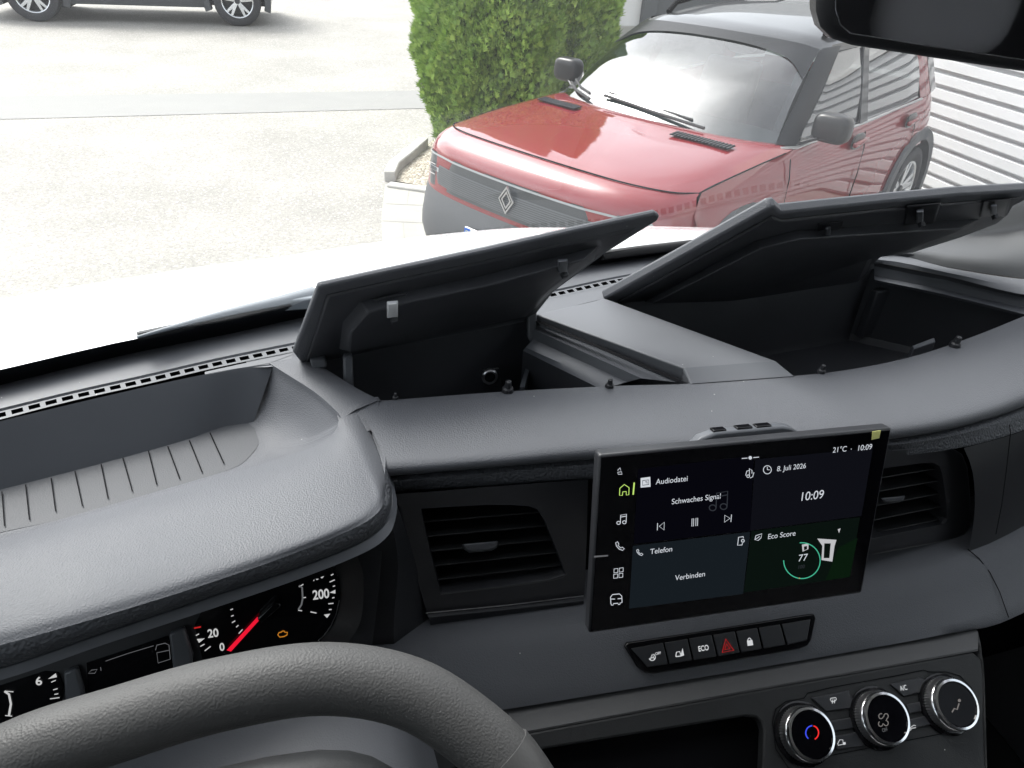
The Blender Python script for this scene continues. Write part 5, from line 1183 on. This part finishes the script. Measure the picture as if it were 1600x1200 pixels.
# wipers
for P_ in ([(-1.13, .42, 1.055), (-1.145, .05, 1.072), (-1.185, -.33, 1.088)], [(-1.15, -.42, 1.055), (-1.23, -.60, 1.072), (-1.33, -.72, 1.085)]):
    w_ = tube('wiper', P_, .009, 'rubber', red, n=6, steps=12)
    tube('wiper_blade', [(x-.045, y, z+.012) for x, y, z in [Vector(P_[0]).lerp(Vector(P_[1]), .3), P_[1], P_[2]]], .007, 'rubber', w_, n=6)
ellipsoid('screen_sticker', (-1.435, -.575, 1.12), (.006, .04, .028), 'sticker_teal', red, 1)

blue = empty('blue_grey_suv', (0, 0, 0))
tag(blue, 'dark blue grey SUV parked across the yard, only its wheels and sills in view', 'car')
car(blue, 'blue_grey_paint', 'roof_black', True)
a_, b_ = Vector(g2(62, 33)), Vector(g2(364, 40))
k_ = (b_-a_).length/2.62; hd = math.atan2((a_-b_).y, (a_-b_).x)     # the nose points left
# near side wheels touch the ground at these two points
# forward direction from the right wheel to the left one; near side is the car's left
FW = Vector((math.cos(hd), math.sin(hd))); LF = Vector((-math.sin(hd), math.cos(hd)))
blue.rotation_euler = (0, 0, hd); blue.scale = (k_,)*3
near = a_-FW*(-.82*k_)-LF*(.83*k_)
blue.location = (near.x, near.y, 0)

# ---- corrugated wall running beside the red car
p1, p2 = PZ(1465, 150, -.74), PZ(1600, 192, -.74)
wd = Vector(((p2-p1).x, (p2-p1).y, 0)).normalized()
fwd = Vector((math.cos(CT), math.sin(CT), 0)); lef = Vector((-math.sin(CT), math.cos(CT), 0))
wo = Vector((CX, CY, 0))+fwd*-4.3+lef*1.45
hall = empty('sales_hall', (wo.x, wo.y, 0)); tag(hall, 'pale sales hall with a wall of horizontal white corrugated metal right of the red car', 'building')
wn = Vector((wd.y, -wd.x, 0))
if wn.dot(Vector((CX, CY, 0))-wo) < 0: wn = -wn
vs = []; fs = []; mi_ = []
z = 0.0; per = .115; prof = []
while z < 1.55:
    for t, o in ((0, 0), (.22, 0), (.30, .045), (.93, .045)): prof.append((z+t*per, o))
    z += per
prof.append((z, 0))
La, Lb = -1.2, 7.5
for z_, o in prof:
    for s in (La, Lb): q = wd*s+wn*o; vs.append(Vector((q.x, q.y, z_)))
for i in range(len(prof)-1): fs.append((2*i, 2*i+1, 2*i+3, 2*i+2))
mesh('corrugated_cladding', vs, fs, 'wall_metal', hall, 20)
zt = prof[-1][0]
def wq(s, o, z_): q = wd*s+wn*o; return Vector((q.x, q.y, z_))
prism('wall_ledge', [wq(La, .0, zt), wq(Lb, .0, zt), wq(Lb, .07, zt), wq(La, .07, zt)], (0, 0, .05), 'wall_white', hall, .004)
prism('upper_wall', [wq(La, -.02, zt+.05), wq(Lb, -.02, zt+.05), wq(Lb, .03, zt+.05), wq(La, .03, zt+.05)], (0, 0, 2.2), 'wall_white', hall)
prism('end_wall', [wq(La, 0, 0), wq(La, -.05, 0), wq(La, -.05, 3.8), wq(La, 0, 3.8)], -wn*4+Vector((0, 0, 0)), 'wall_white', hall)
# ---- house beyond the bushes: white wall, grey frame
q0 = Vector(g2(925, 62)); q1 = Vector(g2(1120, 30))
hb = empty('office_building', (q0.x, q0.y, 0)); tag(hb, 'white rendered building with dark grey door frame far behind the thuja bushes', 'building')
dx = Vector((1, .12, 0)).normalized(); dy = Vector((-.12, 1, 0)).normalized()
def hq(a, b, c): return dx*a+dy*b+UP*c
prism('wall', [hq(-.2, 0, 0), hq(12, 0, 0), hq(12, 5, 0), hq(-.2, 5, 0)], (0, 0, 4), 'wall_white', hb, .01)
prism('plinth', [hq(-.25, -.05, 0), hq(12, -.05, 0), hq(12, 0, 0), hq(-.25, 0, 0)], (0, 0, .25), 'slab', hb, .01)
fr_ = prism('door_frame', [hq(.95, -.10, 0), hq(1.25, -.10, 0), hq(1.25, .0, 0), hq(.95, .0, 0)], (0, 0, 3), 'door_grey', hb, .01)
prism('door', [hq(1.25, -.04, 0), hq(3.2, -.04, 0), hq(3.2, .0, 0), hq(1.25, .0, 0)], (0, 0, 2.6), 'door_grey', hb, .01)
